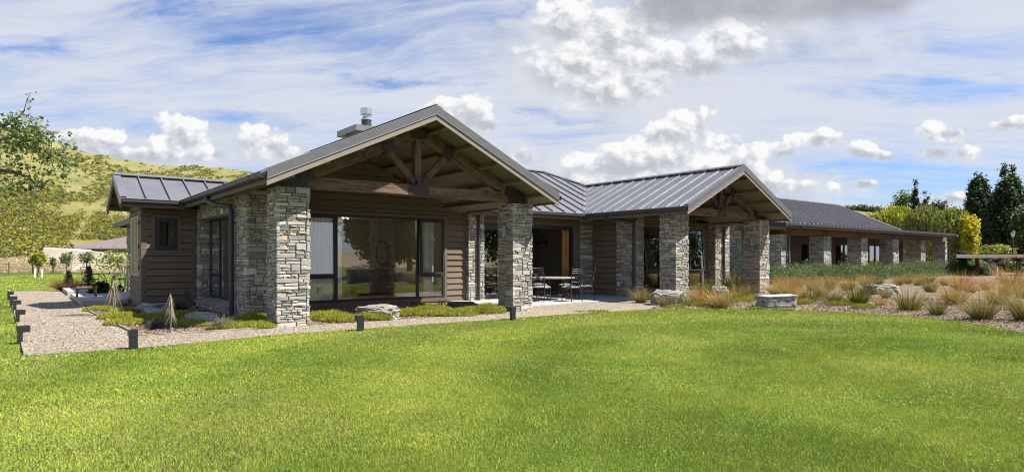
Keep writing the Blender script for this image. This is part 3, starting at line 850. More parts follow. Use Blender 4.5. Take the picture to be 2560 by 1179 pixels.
# ---- windows
def frame_xz(b, x0, x1, y, z0, z1, wd, d0=-0.03, d1=0.05):
    b.box(x0, x1, y + d0, y + d1, z1 - wd, z1); b.box(x0, x1, y + d0, y + d1, z0, z0 + wd)
    b.box(x0, x0 + wd, y + d0, y + d1, z0 + wd, z1 - wd); b.box(x1 - wd, x1, y + d0, y + d1, z0 + wd, z1 - wd)
def pane_xz(name, x0, x1, y, z0, z1, parent):
    b = MB(); b.add([(x0, y, z0), (x1, y, z0), (x1, y, z1), (x0, y, z1)], [(0, 1, 2, 3)]); return b.build(name, 'glass', parent)
def sash_xz(x0, x1, y, z0, z1, openb, parent):
    b = MB(); wd = 0.062
    def tl(x, yy, z):                                # swing out about the head
        an = openb; h = z1 - z
        return (x, y - math.sin(an) * h + (yy - y) * math.cos(an), z1 - math.cos(an) * h + (yy - y) * math.sin(an) * -1)
    bb = MB(); frame_xz(bb, x0, x1, y, z0, z1, wd, -0.045, 0.0)
    b.add([tl(*v) for v in bb.v], bb.f)
    s = b.build('sash', 'frame_dark', parent)
    g = MB(); g.add([tl(x0 + wd, y - .02, z0 + wd), tl(x1 - wd, y - .02, z0 + wd), tl(x1 - wd, y - .02, z1 - wd), tl(x0 + wd, y - .02, z1 - wd)], [(0, 1, 2, 3)])
    g.build('pane', 'glass', parent)
def big_window(x0, x1, y, z0, z1, c1, c2, tr, o1, o2):
    b = MB()
    frame_xz(b, x0, x1, y, z0, z1, 0.07)
    for c in (c1, c2): b.box(c - .045, c + .045, y - .031, y + .05, z0 + .07, z1 - .07)
    for (a, e) in ((x0 + .07, c1 - .045), (c2 + .045, x1 - .07)): b.box(a, e, y - .03, y + .05, tr - .05, tr + .04)
    wn_ = b.build('window', 'frame_dark', house)
    t_ = MB(); e = 0.095                            # timber surround
    t_.box(x0 - e, x0, y - .036, y + .0, z0 - .02, z1 + e); t_.box(x1, x1 + e, y - .036, y + .0, z0 - .02, z1 + e)
    t_.box(x0, x1, y - .036, y, z1, z1 + e); t_.box(x0 - e, x1 + e, y - .05, y + .0, z0 - .11, z0 - .0)
    t_.build('window_surround', 'brown_trim', wn_)
    bs = MB(); bs.box(x0 - e, x1 + e, y - .02, y + .05, 0.0, z0 - .11); bs.build('plinth', 'brown_trim', wn_)
    pane_xz('pane', c1 + .045, c2 - .045, y, z0 + .07, z1 - .07, wn_)
    pane_xz('pane', x0 + .07, c1 - .045, y, z0 + .07, tr - .05, wn_)
    pane_xz('pane', c2 + .045, x1 - .07, y, z0 + .07, tr - .05, wn_)
    sash_xz(x0 + .06, c1 - .04, y - .032, tr + .03, z1 - .06, o1, wn_)
    sash_xz(c2 + .04, x1 - .06, y - .032, tr + .03, z1 - .06, o2, wn_)
    return wn_
big_window(*W1[:2], WY, W1[2], W1[3], 7.08, 9.72, 0.88, 0.028, 0.05)
big_window(*W2[:2], 16.2, W2[2], W2[3], 20.15, 21.85, 0.86, 0.10, 0.085)
# sliders towards the patio: one fixed leaf by the pier, opening at the far end
b = MB()
x0, x1, z0, z1 = SL
b.box(x0, x1, WY - .03, WY + .12, z1, z1 + .14); b.box(x0, x0 + .07, WY - .03, WY + .12, z0, z1); b.box(x1, x1 + .075, WY - .03, WY + .12, z0, z1 + .14)
b.box(x0, 14.1, WY - .02, WY + .05, z0, z0 + .16); b.box(x0, 14.1, WY - .02, WY + .05, z1 - .10, z1); b.box(13.05, 13.13, WY - .02, WY + .05, z0, z1); b.box(14.02, 14.1, WY - .02, WY + .05, z0, z1)
dr = b.build('sliding_door', 'frame_dark', house)
pane_xz('pane', x0 + .07, 13.05, WY + .01, z0 + .16, z1 - .1, dr); pane_xz('pane', 13.13, 14.02, WY + .01, z0 + .16, z1 - .1, dr)
t_ = MB(); t_.box(x1 + .075, x1 + .17, WY - .036, WY, .02, z1 + .22); t_.box(x0, x1 + .075, WY - .036, WY, z1 + .14, z1 + .23); t_.build('door_surround', 'brown_trim', dr)
t_ = MB(); t_.box(15.93, 15.99, WY + .06, WY + .14, z0, z1 - .02); t_.box(15.99, 16.10, WY + .12, WY + .16, z0, z1 - .02); t_.box(16.10, 16.20, WY + .06, WY + .14, z0, z1 - .02); t_.build('door_leaf', 'orange_timber', dr)
# small window of the bay
b = MB(); frame_xz(b, 3.03, 3.61, BY0, 1.64, 2.57, 0.05, -0.03, 0.03); frame_xz(b, 3.08, 3.56, BY0, 1.69, 2.52, 0.075, -0.042, 0.02)
wn_ = b.build('window', 'frame_dark', house); pane_xz('pane', 3.15, 3.49, BY0 - .01, 1.76, 2.45, wn_)
t_ = MB(); frame_xz(t_, 2.94, 3.70, BY0, 1.55, 2.66, 0.088, -0.04, 0.0); t_.build('window_surround', 'brown_trim', wn_)
# recessed picture window in the left stone wall
def recess():
    X = 4.46; b = MB()
    def bx(y0, y1, z0, z1): b.box(X - .03, X + .04, y0, y1, z0, z1)
    bx(16.44, 20.25, 2.48, 2.55); bx(16.44, 20.25, .27, .34); bx(16.44, 16.51, .34, 2.48); bx(20.18, 20.25, .34, 2.48); bx(19.05, 19.13, .34, 2.48); bx(19.13, 20.18, .88, .97)
    o = b.build('window', 'frame_dark', house)
    for (a, c, z0, z1) in ((16.51, 19.05, .34, 2.48), (19.13, 20.18, .97, 2.48), (19.13, 20.18, .34, .88)):
        g = MB(); g.add([(X, c, z0), (X, a, z0), (X, a, z1), (X, c, z1)], [(0, 1, 2, 3)]); g.build('pane', 'glass', o)
recess()
# timber shutters on the bay's narrow side
b = MB()
ys0, ys1 = BY1 - 2.16, BY1 - SH[0]
X = BX - .035
b.box(X, X + .04, ys0, ys1, SH[2] - .10, SH[2] - .02); b.box(X, X + .04, ys0, ys1, SH[3] + .02, SH[3] + .10)
b.box(X - .02, X + .04, ys0 - .02, ys1 + .02, SH[2] - .13, SH[2] - .10)
b.box(X + .015, X + .035, ys0, ys1, SH[2] - .02, SH[3] + .02)
sh = b.build('shutter', 'shutter_wood', house)
n = 6
for i in range(n):
    y = ys0 + (ys1 - ys0) * (i + .5) / n; b = MB()
    b.box(X - .022, X + .015, y - .085, y + .085, SH[2] - .0, SH[3]); b.build('slat', 'shutter_wood', sh)
for y in (ys0 + .01, ys1 - .01):
    for z in (1.15, 1.75, 2.42): b = MB(); b.box(X - .03, X + .0, y - .02, y + .02, z - .05, z + .05); b.build('hinge', 'black_metal', sh)

# ---- roofs
def clip_line(poly, o, d):                            # interval of a line o + t d inside a convex polygon
    t0, t1 = -1e9, 1e9; n = len(poly)
    area = sum(poly[i][0] * poly[(i + 1) % n][1] - poly[(i + 1) % n][0] * poly[i][1] for i in range(n))
    sg = 1 if area > 0 else -1
    for i in range(n):
        a, c = poly[i], poly[(i + 1) % n]
        ex, ey = c[0] - a[0], c[1] - a[1]
        nx, ny = -ey * sg, ex * sg
        num = (o[0] - a[0]) * nx + (o[1] - a[1]) * ny; den = d[0] * nx + d[1] * ny
        if abs(den) < 1e-9:
            if num < 0: return None
        else:
            tt = -num / den
            if den > 0: t0 = max(t0, tt)
            else: t1 = min(t1, tt)
    return (t0, t1) if t1 - t0 > 0.05 else None
def roof_sheet(b, poly, zf, axis, sp=0.46, start=0.0, thick=0.04, ribh=0.062, ribw=0.032, lo=0.0, hi=0.0):
    area = sum(poly[i][0] * poly[(i + 1) % len(poly)][1] - poly[(i + 1) % len(poly)][0] * poly[i][1] for i in range(len(poly)))
    if area < 0: poly = poly[::-1]
    b.prism([(x, y, zf(x, y) - thick) for x, y in poly], (0, 0, thick))
    if axis == 'x' and ribh == 0.062: ribh, ribw = 0.042, 0.026
    k = 1 if axis == 'x' else 0                       # ribs run along axis, stepped along the other
    mnv = min(p[k] for p in poly); mx = max(p[k] for p in poly)
    s = mnv + start
    while s < mx - 0.02:
        o = (0, s) if axis == 'x' else (s, 0); d = (1, 0) if axis == 'x' else (0, 1)
        iv = clip_line(poly, o, d)
        if iv:
            a, c = iv[0] + lo, iv[1] - hi
            q = [(o[0] + d[0] * t_, o[1] + d[1] * t_) for t_ in (a, c)]
            w2 = ribw / 2
            vs = []
            for (x, y) in q:
                z = zf(x, y)
                for (sd, up) in ((-w2, -.005), (w2, -.005), (w2, ribh), (-w2, ribh)):
                    vs.append((x + (sd if axis == 'y' else 0), y + (sd if axis == 'x' else 0), z + up))
            fs = [(0, 1, 5, 4), (1, 2, 6, 5), (2, 3, 7, 6), (3, 0, 4, 7), (0, 3, 2, 1), (4, 5, 6, 7)]
            b.add(vs, fs)
        s += sp
def gable(name, xc, half, y0, ridge, slope, polyL, polyR, flash_t=0.15, board_h=0.135):
    zl = lambda x, y: ridge - slope * abs(x - xc)
    b = MB(); roof_sheet(b, polyL, zl, 'x', 0.56, 0.30); roof_sheet(b, polyR, zl, 'x', 0.56, 0.30)
    rf = b.build(name, 'roof_metal', house)
    # barge: metal flashing over a painted board, both meeting at the apex
    for sd in (-1, 1):
        xe = xc + sd * half
        def strip(nm, mt, ya, yb, ztop, zbot):
            q = MB()
            za, zb = ridge, ridge - slope * half
            xin = xc + sd * 0.0
            q.prism([(xin, ya, za + ztop), (xe, ya, zb + ztop), (xe, ya, zb + zbot), (xin, ya, za + zbot)][::sd], (0, yb - ya, 0))
            return q.build(nm, mt, rf)
        strip('barge_flashing', 'roof_metal', y0 - .012, y0 + .16, 0.052, 0.040)
        strip('barge_flashing', 'flashing', y0 - .012, y0 + .012, 0.040, -flash_t)
        strip('drip_edge', 'galvanised', y0 - .020, y0 - .006, -flash_t + .002, -flash_t - .010)
        strip('barge_board', 'fascia', y0 + .004, y0 + .044, -flash_t + .0, -flash_t - board_h)
    return rf
zc1 = lambda x, y: 3.05 + 0.48 * (y - 16.6)
r1 = gable('gable_roof', 7.45, 3.75, 12.30, 4.83, 0.467, [(3.70, 12.31), (7.45, 12.31), (7.45, 26.5), (3.70, 26.5)],
           [(7.45, 12.31), (11.2, 12.31), (11.2, 16.6), (7.45, 20.35)])
r2 = gable('gable_roof', 19.60, 3.15, 12.10, 4.575, 0.482, [(16.45, 12.11), (19.6, 12.11), (19.6, 19.75), (16.45, 16.6)],
           [(19.6, 12.11), (22.75, 12.11), (22.75, 19.75), (19.6, 19.75)], 0.15, 0.125)
b = MB()   # connecting roof between the two gables
roof_sheet(b, [(11.2, 16.6), (16.45, 16.6), (19.6, 19.75), (18.3, 21.1), (10.0, 21.1), (7.45, 20.35)], zc1, 'y', 0.56, 0.1)
roof_sheet(b, [(18.3, 21.1), (19.6, 19.75), (22.75, 19.75), (22.75, 25.6)], lambda x, y: 4.575 - 0.482 * (x - 19.6), 'x', 0.56, 0.2)
roof_sheet(b, [(18.3, 21.1), (22.75, 25.6), (10, 25.6), (10, 21.1)], lambda x, y: zc1(0, 21.1) - 0.48 * (y - 21.1), 'y', 0.56, 0.1)
rc = b.build('connecting_roof', 'roof_metal', house)
def cap(b, a, c, wd=0.16, h=0.035, lift=0.085):
    a = Vector(a); c = Vector(c); d = (c - a); s = Vector((d.y, -d.x, 0)).normalized() * wd
    z = Vector((0, 0, lift)); dn = Vector((0, 0, -wd * .45))
    for sg in (1, -1):
        e = s * sg
        p = [a + z, c + z, c + z + e + dn, a + z + e + dn]
        if sg < 0: p = p[::-1]
        b.prism([q - Vector((0, 0, .012)) for q in p][::1], (0, 0, .012))
b = MB(); cap(b, (10, 21.1, zc1(0, 21.1)), (18.3, 21.1, zc1(0, 21.1)), .15); cap(b, (18.3, 21.1, zc1(0, 21.1)), (19.6, 19.75, 4.57), .14); b.build('ridge_cap', 'roof_metal', rc)
b = MB(); cap(b, (7.45, 12.32, 4.83), (7.45, 20.3, 4.83), .18); b.build('ridge_cap', 'roof_metal', r1)
b = MB(); cap(b, (19.6, 12.12, 4.575), (19.6, 19.75, 4.575), .15); b.build('ridge_cap', 'roof_metal', r2)
b = MB()   # open valley between connecting roof and second gable
v0, v1 = Vector((16.45, 16.6, 3.056)), Vector((19.6, 19.75, 4.565)); sd_ = Vector((1, -1, 0)).normalized() * 0.13
b.add([v0 - sd_ + Vector((0, 0, .055)), v0 + Vector((0, 0, .012)), v1 + Vector((0, 0, .012)), v1 - sd_ + Vector((0, 0, .055)), v0 + sd_ + Vector((0, 0, .055)), v1 + sd_ + Vector((0, 0, .055))], [(0, 1, 2, 3), (1, 4, 5, 2)])
b.build('valley_flashing', 'roof_metal', rc)
# bay roof, ridge along X
zb_ = lambda x, y: 3.83 - 0.47 * abs(y - 21.60)
b = MB()
roof_sheet(b, [(2.13, 19.93), (3.72, 19.93), (5.40, 21.6), (2.13, 21.6)], zb_, 'y', 0.60, 0.62, hi=0.0)
roof_sheet(b, [(2.13, 21.6), (5.40, 21.6), (3.72, 23.27), (2.13, 23.27)], zb_, 'y', 0.60, 0.62)
rb = b.build('bay_roof', 'roof_metal', house)
b = MB(); cap(b, (2.14, 21.6, 3.83), (5.3, 21.6, 3.83), .14); b.build('ridge_cap', 'roof_metal', rb)
for sd in (-1, 1):
    ye = 21.6 + sd * 1.67
    def bstrip(nm, mt, xa, xb, zt, zo):
        q = MB(); za, zb2 = 3.83, 3.83 - .47 * 1.67
        q.prism([(xa, 21.6, za + zt), (xa, ye, zb2 + zt), (xa, ye, zb2 + zo), (xa, 21.6, za + zo)][::-sd], (xb - xa, 0, 0)); q.build(nm, mt, rb)
    bstrip('barge_flashing', 'roof_metal', 2.12, 2.30, .052, .040); bstrip('barge_flashing', 'roof_metal', 2.118, 2.14, .040, -.15); bstrip('barge_board', 'brown_trim', 2.128, 2.17, -.15, -.28)
b = MB()
for sd in (-1, 1):
    ye = 21.6 + sd * 1.64
    b.prism([(2.17, 21.6, 3.66), (2.17, ye, 3.66 - .77), (BX + .3, ye, 3.66 - .77), (BX + .3, 21.6, 3.66)][::sd], (0, 0, .02))
    for f in (0.15, 0.5, 0.85): b.box(2.17, BX, 21.6 + sd * 1.6 * f - .04, 21.6 + sd * 1.6 * f + .04, 3.54 - .77 * f, 3.66 - .77 * f)
b.build('soffit', 'brown_trim', rb)
# small verandah roof beyond the bay
b = MB(); roof_sheet(b, [(3.10, 23.6), (4.6, 23.6), (4.6, 31.2), (3.10, 31.2)], lambda x, y: 2.86 + .25 * (x - 3.1), 'x', 0.6, 0.2)
rv = b.build('verandah_roof', 'roof_metal', house)
b = MB(); b.box(3.06, 3.12, 23.6, 31.2, 2.66, 2.86); b.box(3.12, 4.6, 31.1, 31.16, 2.70, 2.84); b.box(3.4, 4.1, 23.6, 31.1, 2.78, 2.80); b.build('fascia_board', 'gutter_metal', rv)
# short roof between second gable and the far wing
b = MB(); roof_sheet(b, [(22.3, 15.55), (24.25, 15.55), (24.25, 18.2), (22.3, 18.2)], lambda x, y: 3.0 + .48 * (y - 15.55), 'y', 0.56, 0.3); b.build('link_roof', 'roof_metal', house)
# far wing: steep upper roof over a flat-pitched verandah skirt
za_ = lambda x, y: 3.42 + 0.098 * (y - 18.7)
zu_ = lambda x, y: 3.74 + 0.46 * (y - 21.35)
b = MB(); roof_sheet(b, [(34.5, 18.7), (62.3, 18.7), (62.3, 21.4), (34.5, 21.4)], za_, 'y', 0.60, 0.35, ribh=.07, ribw=.05, hi=.15)
roof_sheet(b, [(34.5, 21.35), (57.9, 21.35), (58.3, 26.7), (34.5, 26.7)], zu_, 'y', 0.60, 0.2, ribh=.12, ribw=.06, lo=.02)
roof_sheet(b, [(34.5, 26.7), (58.3, 26.7), (58.3, 31), (34.5, 31)], lambda x, y: zu_(0, 26.7) - .46 * (y - 26.7), 'y', 0.56, 0.2)
roof_sheet(b, [(57.9, 21.4), (62.3, 21.4), (62.3, 24.6), (58.1, 24.6)], lambda x, y: 3.69 - .0 * y, 'y', 0.56, 0.2)
rw = b.build('wing_roof', 'roof_metal', house)
b = MB(); cap(b, (34.6, 26.7, zu_(0, 26.7)), (58.3, 26.7, zu_(0, 26.7)), .2); b.build('ridge_cap', 'roof_metal', rw)
b = MB(); b.prism([(57.92, 21.35, 3.72), (58.34, 26.7, 6.18), (58.34, 26.7, 6.27), (57.92, 21.35, 3.83)], (.14, 0, 0)); b.build('barge_flashing', 'galvanised', rw)
b = MB(); b.prism([(57.95, 21.4, 3.4), (58.3, 26.7, 3.4), (58.3, 26.7, 6.1), (57.95, 21.4, 3.66)], (-.1, 0, 0)); b.build('gable_wall', 'brown_trim', rw)
b = MB(); b.prism([(34.49, 18.68, 3.46), (34.49, 22.6, 3.86), (34.49, 22.6, 3.60), (34.49, 18.68, 3.20)], (.03, 0, 0)); b.build('barge_flashing', 'frame_dark', rw)
b = MB(); b.prism([(34.50, 18.70, 3.20), (34.50, 22.6, 3.60), (34.50, 22.6, 3.44), (34.50, 18.70, 3.04)], (.04, 0, 0)); b.build('barge_board', 'brown_trim', rw)
b = MB(); b.box(34.6, 62.2, 18.85, 22.2, 3.24, 3.27); b.build('soffit', 'brown_trim', rw)
b = MB()
for i, x in enumerate(WX):
    x2 = WX[i + 1] if i + 1 < len(WX) else 62.7
    b.bar((x + .35, 19.75, 3.03), (x2 + .30, 19.75, 3.03), .22, .36, bev=.01)
b.build('verandah_beam', 'brown_timber', rw)

# soffits, purlins, gutters
def soffit(rf, xc, half, ridge, slope, ya, yb, purl, drop=0.20):
    b = MB()
    for sd in (-1, 1):
        xe = xc + sd * (half - .03)
        b.prism([(xc, ya, ridge - drop), (xe, ya, ridge - slope * (half - .03) - drop), (xe, yb, ridge - slope * (half - .03) - drop), (xc, yb, ridge - drop)][::sd], (0, 0, .02))
    b.build('soffit', 'soffit', rf)
    for sd in (-1, 1):
        for d in purl:
            q = MB(); x = xc + sd * d; z = ridge - slope * d - drop
            q.bar((x, ya, z - .06), (x, yb, z - .06), .07, .14, up=(sd * slope, 0, 1)); q.build('purlin', 'soffit', rf)
soffit(r1, 7.45, 3.75, 4.83, 0.467, 12.345, 17.18, (0.30, 1.05, 1.80, 2.55, 3.25))
soffit(r2, 19.60, 3.15, 4.575, 0.482, 12.145, 16.18, (0.30, 1.05, 1.80, 2.50))
def gutter(a, c, rf, rr=0.065, out=1):
    a = Vector(a); c = Vector(c); d = (c - a).normalized(); s = Vector((d.y, -d.x, 0)) * out
    b = MB(); prof = [(0.0, 0.02), (0.0, -.075), (.02, -.10), (.085, -.10), (.115, -.07), (.12, .0), (.13, .012), (.12, .018), (.108, .0), (.10, -.06), (.08, -.085), (.025, -.085), (.012, -.07), (.012, .02)]
    vs = [p + s * x + Vector((0, 0, z)) for p in (a, c) for x, z in prof]; n = len(prof)
    b.add(vs, [(i, (i + 1) % n, n + (i + 1) % n, n + i) for i in range(n)] + [tuple(range(n)), tuple(range(2 * n - 1, n - 1, -1))])
    L_ = (c - a).length; k = 0.5
    while k < L_:                                     # brackets
        p = a + d * k
        q = [p + s * x * 1.03 + Vector((0, 0, z - .004)) for x, z in prof[:8]]
        b.add([v for v in q] + [v + d * .025 for v in q], [(i, i + 1, 9 + i, 8 + i) for i in range(7)]); k += 0.9
    b.build('gutter', 'gutter_metal', rf)
    f = MB(); dz = Vector((0, 0, 1))
    f.prism([a - s * .002 + dz * .03, c - s * .002 + dz * .03, c - s * .002 - dz * .20, a - s * .002 - dz * .20], -s * .03); f.build('fascia_board', 'brown_trim', rf)
def eave_soffit(a, c, wd, s, rf, z):                  # flat boarded eave
    b = MB(); a = Vector(a); c = Vector(c); s = Vector(s)
    p = [a, c, c + s * wd, a + s * wd]
    b.add([(q.x, q.y, z) for q in p] + [(q.x, q.y, z + .02) for q in p], [(0, 1, 2, 3), (7, 6, 5, 4)]); b.build('soffit', 'brown_trim', rf)
gutter((3.70, 19.93, 3.04), (3.70, 12.33, 3.04), r1); gutter((11.20, 12.33, 3.04), (11.2, 16.6, 3.04), r1)
gutter((2.16, 19.93, 3.01), (3.70, 19.93, 3.01), rb)
gutter((11.2, 16.6, 3.015), (16.45, 16.6, 3.015), rc)
gutter((16.45, 16.6, 3.015), (16.45, 12.13, 3.015), r2); gutter((22.75, 12.13, 3.015), (22.75, 15.5, 3.015), r2)
gutter((22.9, 15.55, 2.97), (24.45, 15.55, 2.97), r2)
gutter((34.55, 18.7, 3.40), (62.4, 18.7, 3.40), rw)
for y in np.arange(12.7, 19.9, 0.62): # rafter tails under the long left eave
    q = MB(); q.bar((3.72, y, 2.86), (4.15, y, 3.02), .05, .09); q.build('rafter_tail', 'soffit', r1)
eave_soffit((3.72, 13.6), (3.72, 20.4), .42, (1, 0), r1, 2.93)
eave_soffit((2.4, 19.95), (4.1, 19.95), .50, (0, 1), rb, 2.83)
eave_soffit((11.2, 16.62), (16.5, 16.62), .58, (0, 1), rc, 2.90)
eave_soffit((16.47, 13.6), (16.47, 17.2), .95, (1, 0), r2, 2.90)
eave_soffit((22.3, 15.6), (24.4, 15.6), .6, (0, 1), r2, 2.86)

def downpipe(pts, r_=0.048):
    b = MB(); b.tube(pts, r_, 10)
    for p in pts[-2:-1]:
        pass
    zt, zb2 = pts[-2][2], pts[-1][2]
    for f in (0.12, 0.55, 0.93):
        z = zt + (zb2 - zt) * f; b.lathe([(r_ + .001, z - .03), (r_ + .009, z - .03), (r_ + .009, z + .03), (r_ + .001, z + .03)], 10, pts[-1][0], pts[-1][1])
    b.build('downpipe', 'gutter_metal', house)
downpipe([(3.64, 16.95, 2.95), (3.66, 16.9, 2.82), (3.76, 16.6, 2.72), (4.0, 16.2, 2.66), (4.02, 16.16, 2.55), (4.02, 16.14, 0.02)], .058)
downpipe([(12.6, 16.52, 2.94), (12.3, 16.55, 2.93), (11.98, 16.75, 2.90), (11.88, 16.95, 2.86), (11.88, 16.96, 2.75), (11.88, 16.96, 0.02)])
downpipe([(16.40, 15.6, 2.92), (16.42, 15.55, 2.80), (16.9, 15.2, 2.76), (17.3, 15.12, 2.74), (17.36, 15.10, 2.62), (17.36, 15.10, 0.02)], .055)
downpipe([(24.35, 15.45, 2.92), (24.2, 15.5, 2.90), (24.0, 15.62, 2.86), (23.95, 15.74, 2.80), (23.95, 15.75, 2.68), (23.95, 15.75, 0.02)])
downpipe([(36.25, 18.62, 3.32), (36.2, 18.75, 3.16), (36.05, 19.2, 3.0), (35.98, 19.3, 2.9), (35.98, 19.31, 2.75), (35.98, 19.31, 0.1)], .06)
downpipe([(62.2, 18.62, 3.3), (62.3, 18.8, 3.15), (62.45, 19.2, 3.0), (62.5, 19.32, 2.9), (62.5, 19.32, 2.75), (62.5, 19.32, 0.1)], .07)

# ---- trusses of recycled timber
def truss(xl, xr, y, zb, apex_z, slope, chord_off, sc_=1.0):
    T = part('truss'); xc = (xl + xr) / 2
    def tb(nm, a, c, w_, h_, up=(0, 0, 1), seg=8, jit=0.006):
        b = MB(); b.bar(a, c, w_, h_, up, bev=.018, seg=seg, jit=jit); return b.build(nm, 'old_timber', T)
    tb('tie_beam', (xl - .28, y, zb + .13), (xr + .28, y, zb + .13), .20, .26, seg=12)
    za = apex_z
    for sd in (-1, 1):
        xe = xc + sd * (xr - xl) / 2
        tb('top_chord', (xc + sd * .02, y, za), (xe + sd * .02, y, za - slope * (xr - xl) / 2), .18, .24)
    tb('king_post', (xc - .02, y, zb + .24), (xc - .02, y, za + .02), .17, .17, up=(0, 1, 0))
    for sd in (-1, 1):
        dx = 0.80 * sc_; x = xc + sd * dx
        tb('strut', (xc + sd * .12, y, zb + .30), (x, y, za - slope * dx - .06), .15, .16, up=(0, 1, 0))
    def plate(cx, cz, w_, h_, ang=0.0, yy=y - .102, th=.012):
        c, s = math.cos(ang), math.sin(ang)
        q = [(cx + x * c - z * s, cz + x * s + z * c) for x, z in ((-w_ / 2, -h_ / 2), (w_ / 2, -h_ / 2), (w_ / 2, h_ / 2), (-w_ / 2, h_ / 2))]
        P_ = MB(); P_.prism([(a, yy - th, e) for a, e in q], (0, th + .205, 0))
        for x in (-w_ * .36, w_ * .36, ):
            for z in (-h_ * .3, h_ * .3):
                bx, bz = cx + x * c - z * s, cz + x * s + z * c
                P_.tube([(bx, yy - th - .018, bz), (bx, yy - th, bz)], .016, 6)
        P_.build('steel_plate', 'rusty_plate', T)
    plate(xc - .02, zb + .11, .54, .20)
    plate(xc - .02, zb + .34, .20, .28)
    for sd in (-1, 1):
        plate(xc + sd * .17, zb + .36, .13, .24, -sd * math.radians(42))
        plate(xc + sd * .80 * sc_, za - slope * .80 * sc_ - .02, .30, .28, -sd * math.atan(slope), y - .095)
        plate(xc + sd * ((xr - xl) / 2 - .28), za - slope * ((xr - xl) / 2 - .28) - .0, .42, .26, -sd * math.atan(slope), y - .097)
        plate(xc + sd * ((xr - xl) / 2 - .10), zb + .13, .55, .265, 0, y - .1005)
    plate(xc - .01, za + .0, .44, .26, 0, y - .098)
    bl = MB()
    for sd in (-1, 1): bl.box(xc + sd * (xr - xl) / 2 - .13, xc + sd * (xr - xl) / 2 + .13, y - .16, y + .26, zb - .02, zb + .0)
    bl.build('bearing_plate', 'rusty_plate', T)
    pk = MB()
    for sd in (-1, 1): pk.bar((xc + sd * ((xr - xl) / 2 + .17), y - .05, zb + .36), (xc + sd * ((xr - xl) / 2 + .17), y + 3.0, zb + .36), .12, .20)
    pk.build('plate_beam', 'old_timber', T)
truss(4.42, 10.48, 13.18, 2.88, 4.36, 0.455, 0)
truss(17.27, 22.31, 13.18, 2.88, 4.10, 0.468, 0, 0.8)

# ---- chimney
ch = MB(); stonework(ch, [(9.05, 20.0), (10.3, 20.0), (10.3, 21.15), (9.05, 21.15)], 3.6, 5.74, True, 1.1); ch = ch.build('chimney', 'stone', house)
b = MB(); b.box(8.85, 10.5, 19.78, 21.4, 5.70, 5.90); b.box(8.95, 10.4, 19.88, 21.3, 5.90, 5.92); b.build('chimney_cap', 'roof_metal', ch)
fl = dep(916, 21.6); fx, fy = fl.x, fl.y
b = MB(); b.lathe([(.17, 5.9), (.17, 6.15)], 20, fx, fy); b.build('flue', 'gutter_metal', ch)
b = MB(); b.lathe([(.185, 6.14), (.185, 6.17), (.12, 6.24), (.115, 6.36)], 20, fx, fy); b.lathe([(.09, 6.35), (.20, 6.335), (.20, 6.33), (.205, 6.53), (.19, 6.54), (.0, 6.56)], 24, fx, fy)
for i in range(6):
    a = i * math.pi / 3; b.box(fx + .11 * math.cos(a) - .01, fx + .11 * math.cos(a) + .01, fy + .11 * math.sin(a) - .01, fy + .11 * math.sin(a) + .01, 6.24, 6.36)
b.build('flue_cowl', 'galvanised', ch, smooth=False)

# ---- rooms behind the glass
b = MB()
def shell(x0, x1, y0, y1, z0, z1, dwall=None):
    T_ = .08
    b.box(x0 - T_, x1 + T_, y0, y1, z0 - T_, z0, None, 1); b.box(x0 - T_, x1 + T_, y0, y1 + T_, z1, z1 + T_, None, 2)
    b.box(x0 - T_, x1 + T_, y1, y1 + T_, z0, z1)
    if dwall: b.box(x0 - T_, x0, dwall, y1, z0, z1)
    else: b.box(x0 - T_, x0, y0, y1, z0, z1)
shell(4.62, 11.4, 17.28, 22.6, 0.04, 2.78, 20.3)
b.box(11.4, 11.48, 17.28, 18.0, .04, 2.78); b.box(11.4, 11.48, 19.2, 22.6, .04, 2.78); b.box(11.4, 11.48, 18.0, 19.2, 2.1, 2.78)
shell(11.56, 17.3, 17.28, 23.2, 0.04, 2.78); b.box(17.3, 17.38, 17.28, 23.2, .04, 2.78)
b.box(17.9, 23.4, 16.28, 20.3, -.04, .04, None, 1); b.box(17.9, 23.4, 20.3, 20.38, .04, 2.8); b.box(17.82, 17.9, 16.28, 20.3, .04, 2.8); b.box(23.4, 23.48, 16.28, 20.3, .04, 2.8); b.box(17.9, 23.4, 16.28, 20.3, 2.8, 2.88, None, 2)
b.box(BX + .06, 4.05, 22.3, 22.38, 0, 2.9); b.box(4.0, 4.08, 20.5, 22.3, 0, 2.9)
b.build('room', ['plaster', 'floor_tile', 'ceiling_white'], house)
b = MB()   # back wall, floor and end of the far wing's verandah
clad(b, (36.0, 22.0), (58.2, 22.0), 0.1, 3.3, [(.9, 3.6, -1, 2.5), (6.3, 9.2, -1, 2.5), (11.6, 14.5, -1, 2.5), (17.2, 19.8, -1, 2.5)], c=(0.13, 0.075, 0.055))
b.build('wall_cladding', 'board', house)
for (a, c) in ((36.9, 39.6), (42.3, 45.2), (47.6, 50.5), (53.2, 55.8)):
    q = MB(); frame_xz(q, a, c, 22.0, .1, 2.5, .09); mid = (a + c) / 2; q.box(mid - .08, mid + .08, 21.96, 22.05, .19, 2.41)
    o = q.build('glazed_door', 'frame_dark', house); pane_xz('pane', a + .09, mid - .08, 22.0, .19, 2.41, o); pane_xz('pane', mid + .08, c - .09, 22.0, .19, 2.41, o)
q = MB(); q.box(36, 58, 25.0, 25.1, 0, 3.2); q.box(36, 58, 22.1, 25, -.02, .02); q.box(57.9, 58, 22.1, 25, 0, 3.2); q.box(36, 36.1, 22.1, 25, 0, 3.2); q.box(36, 58, 22.1, 25.1, 3.2, 3.22); q.build('room', 'dark_wood', house)
q = MB(); q.box(34.8, 62.6, 18.9, 22.0, 0.0, 0.12); q.build('verandah_floor', 'concrete', house)
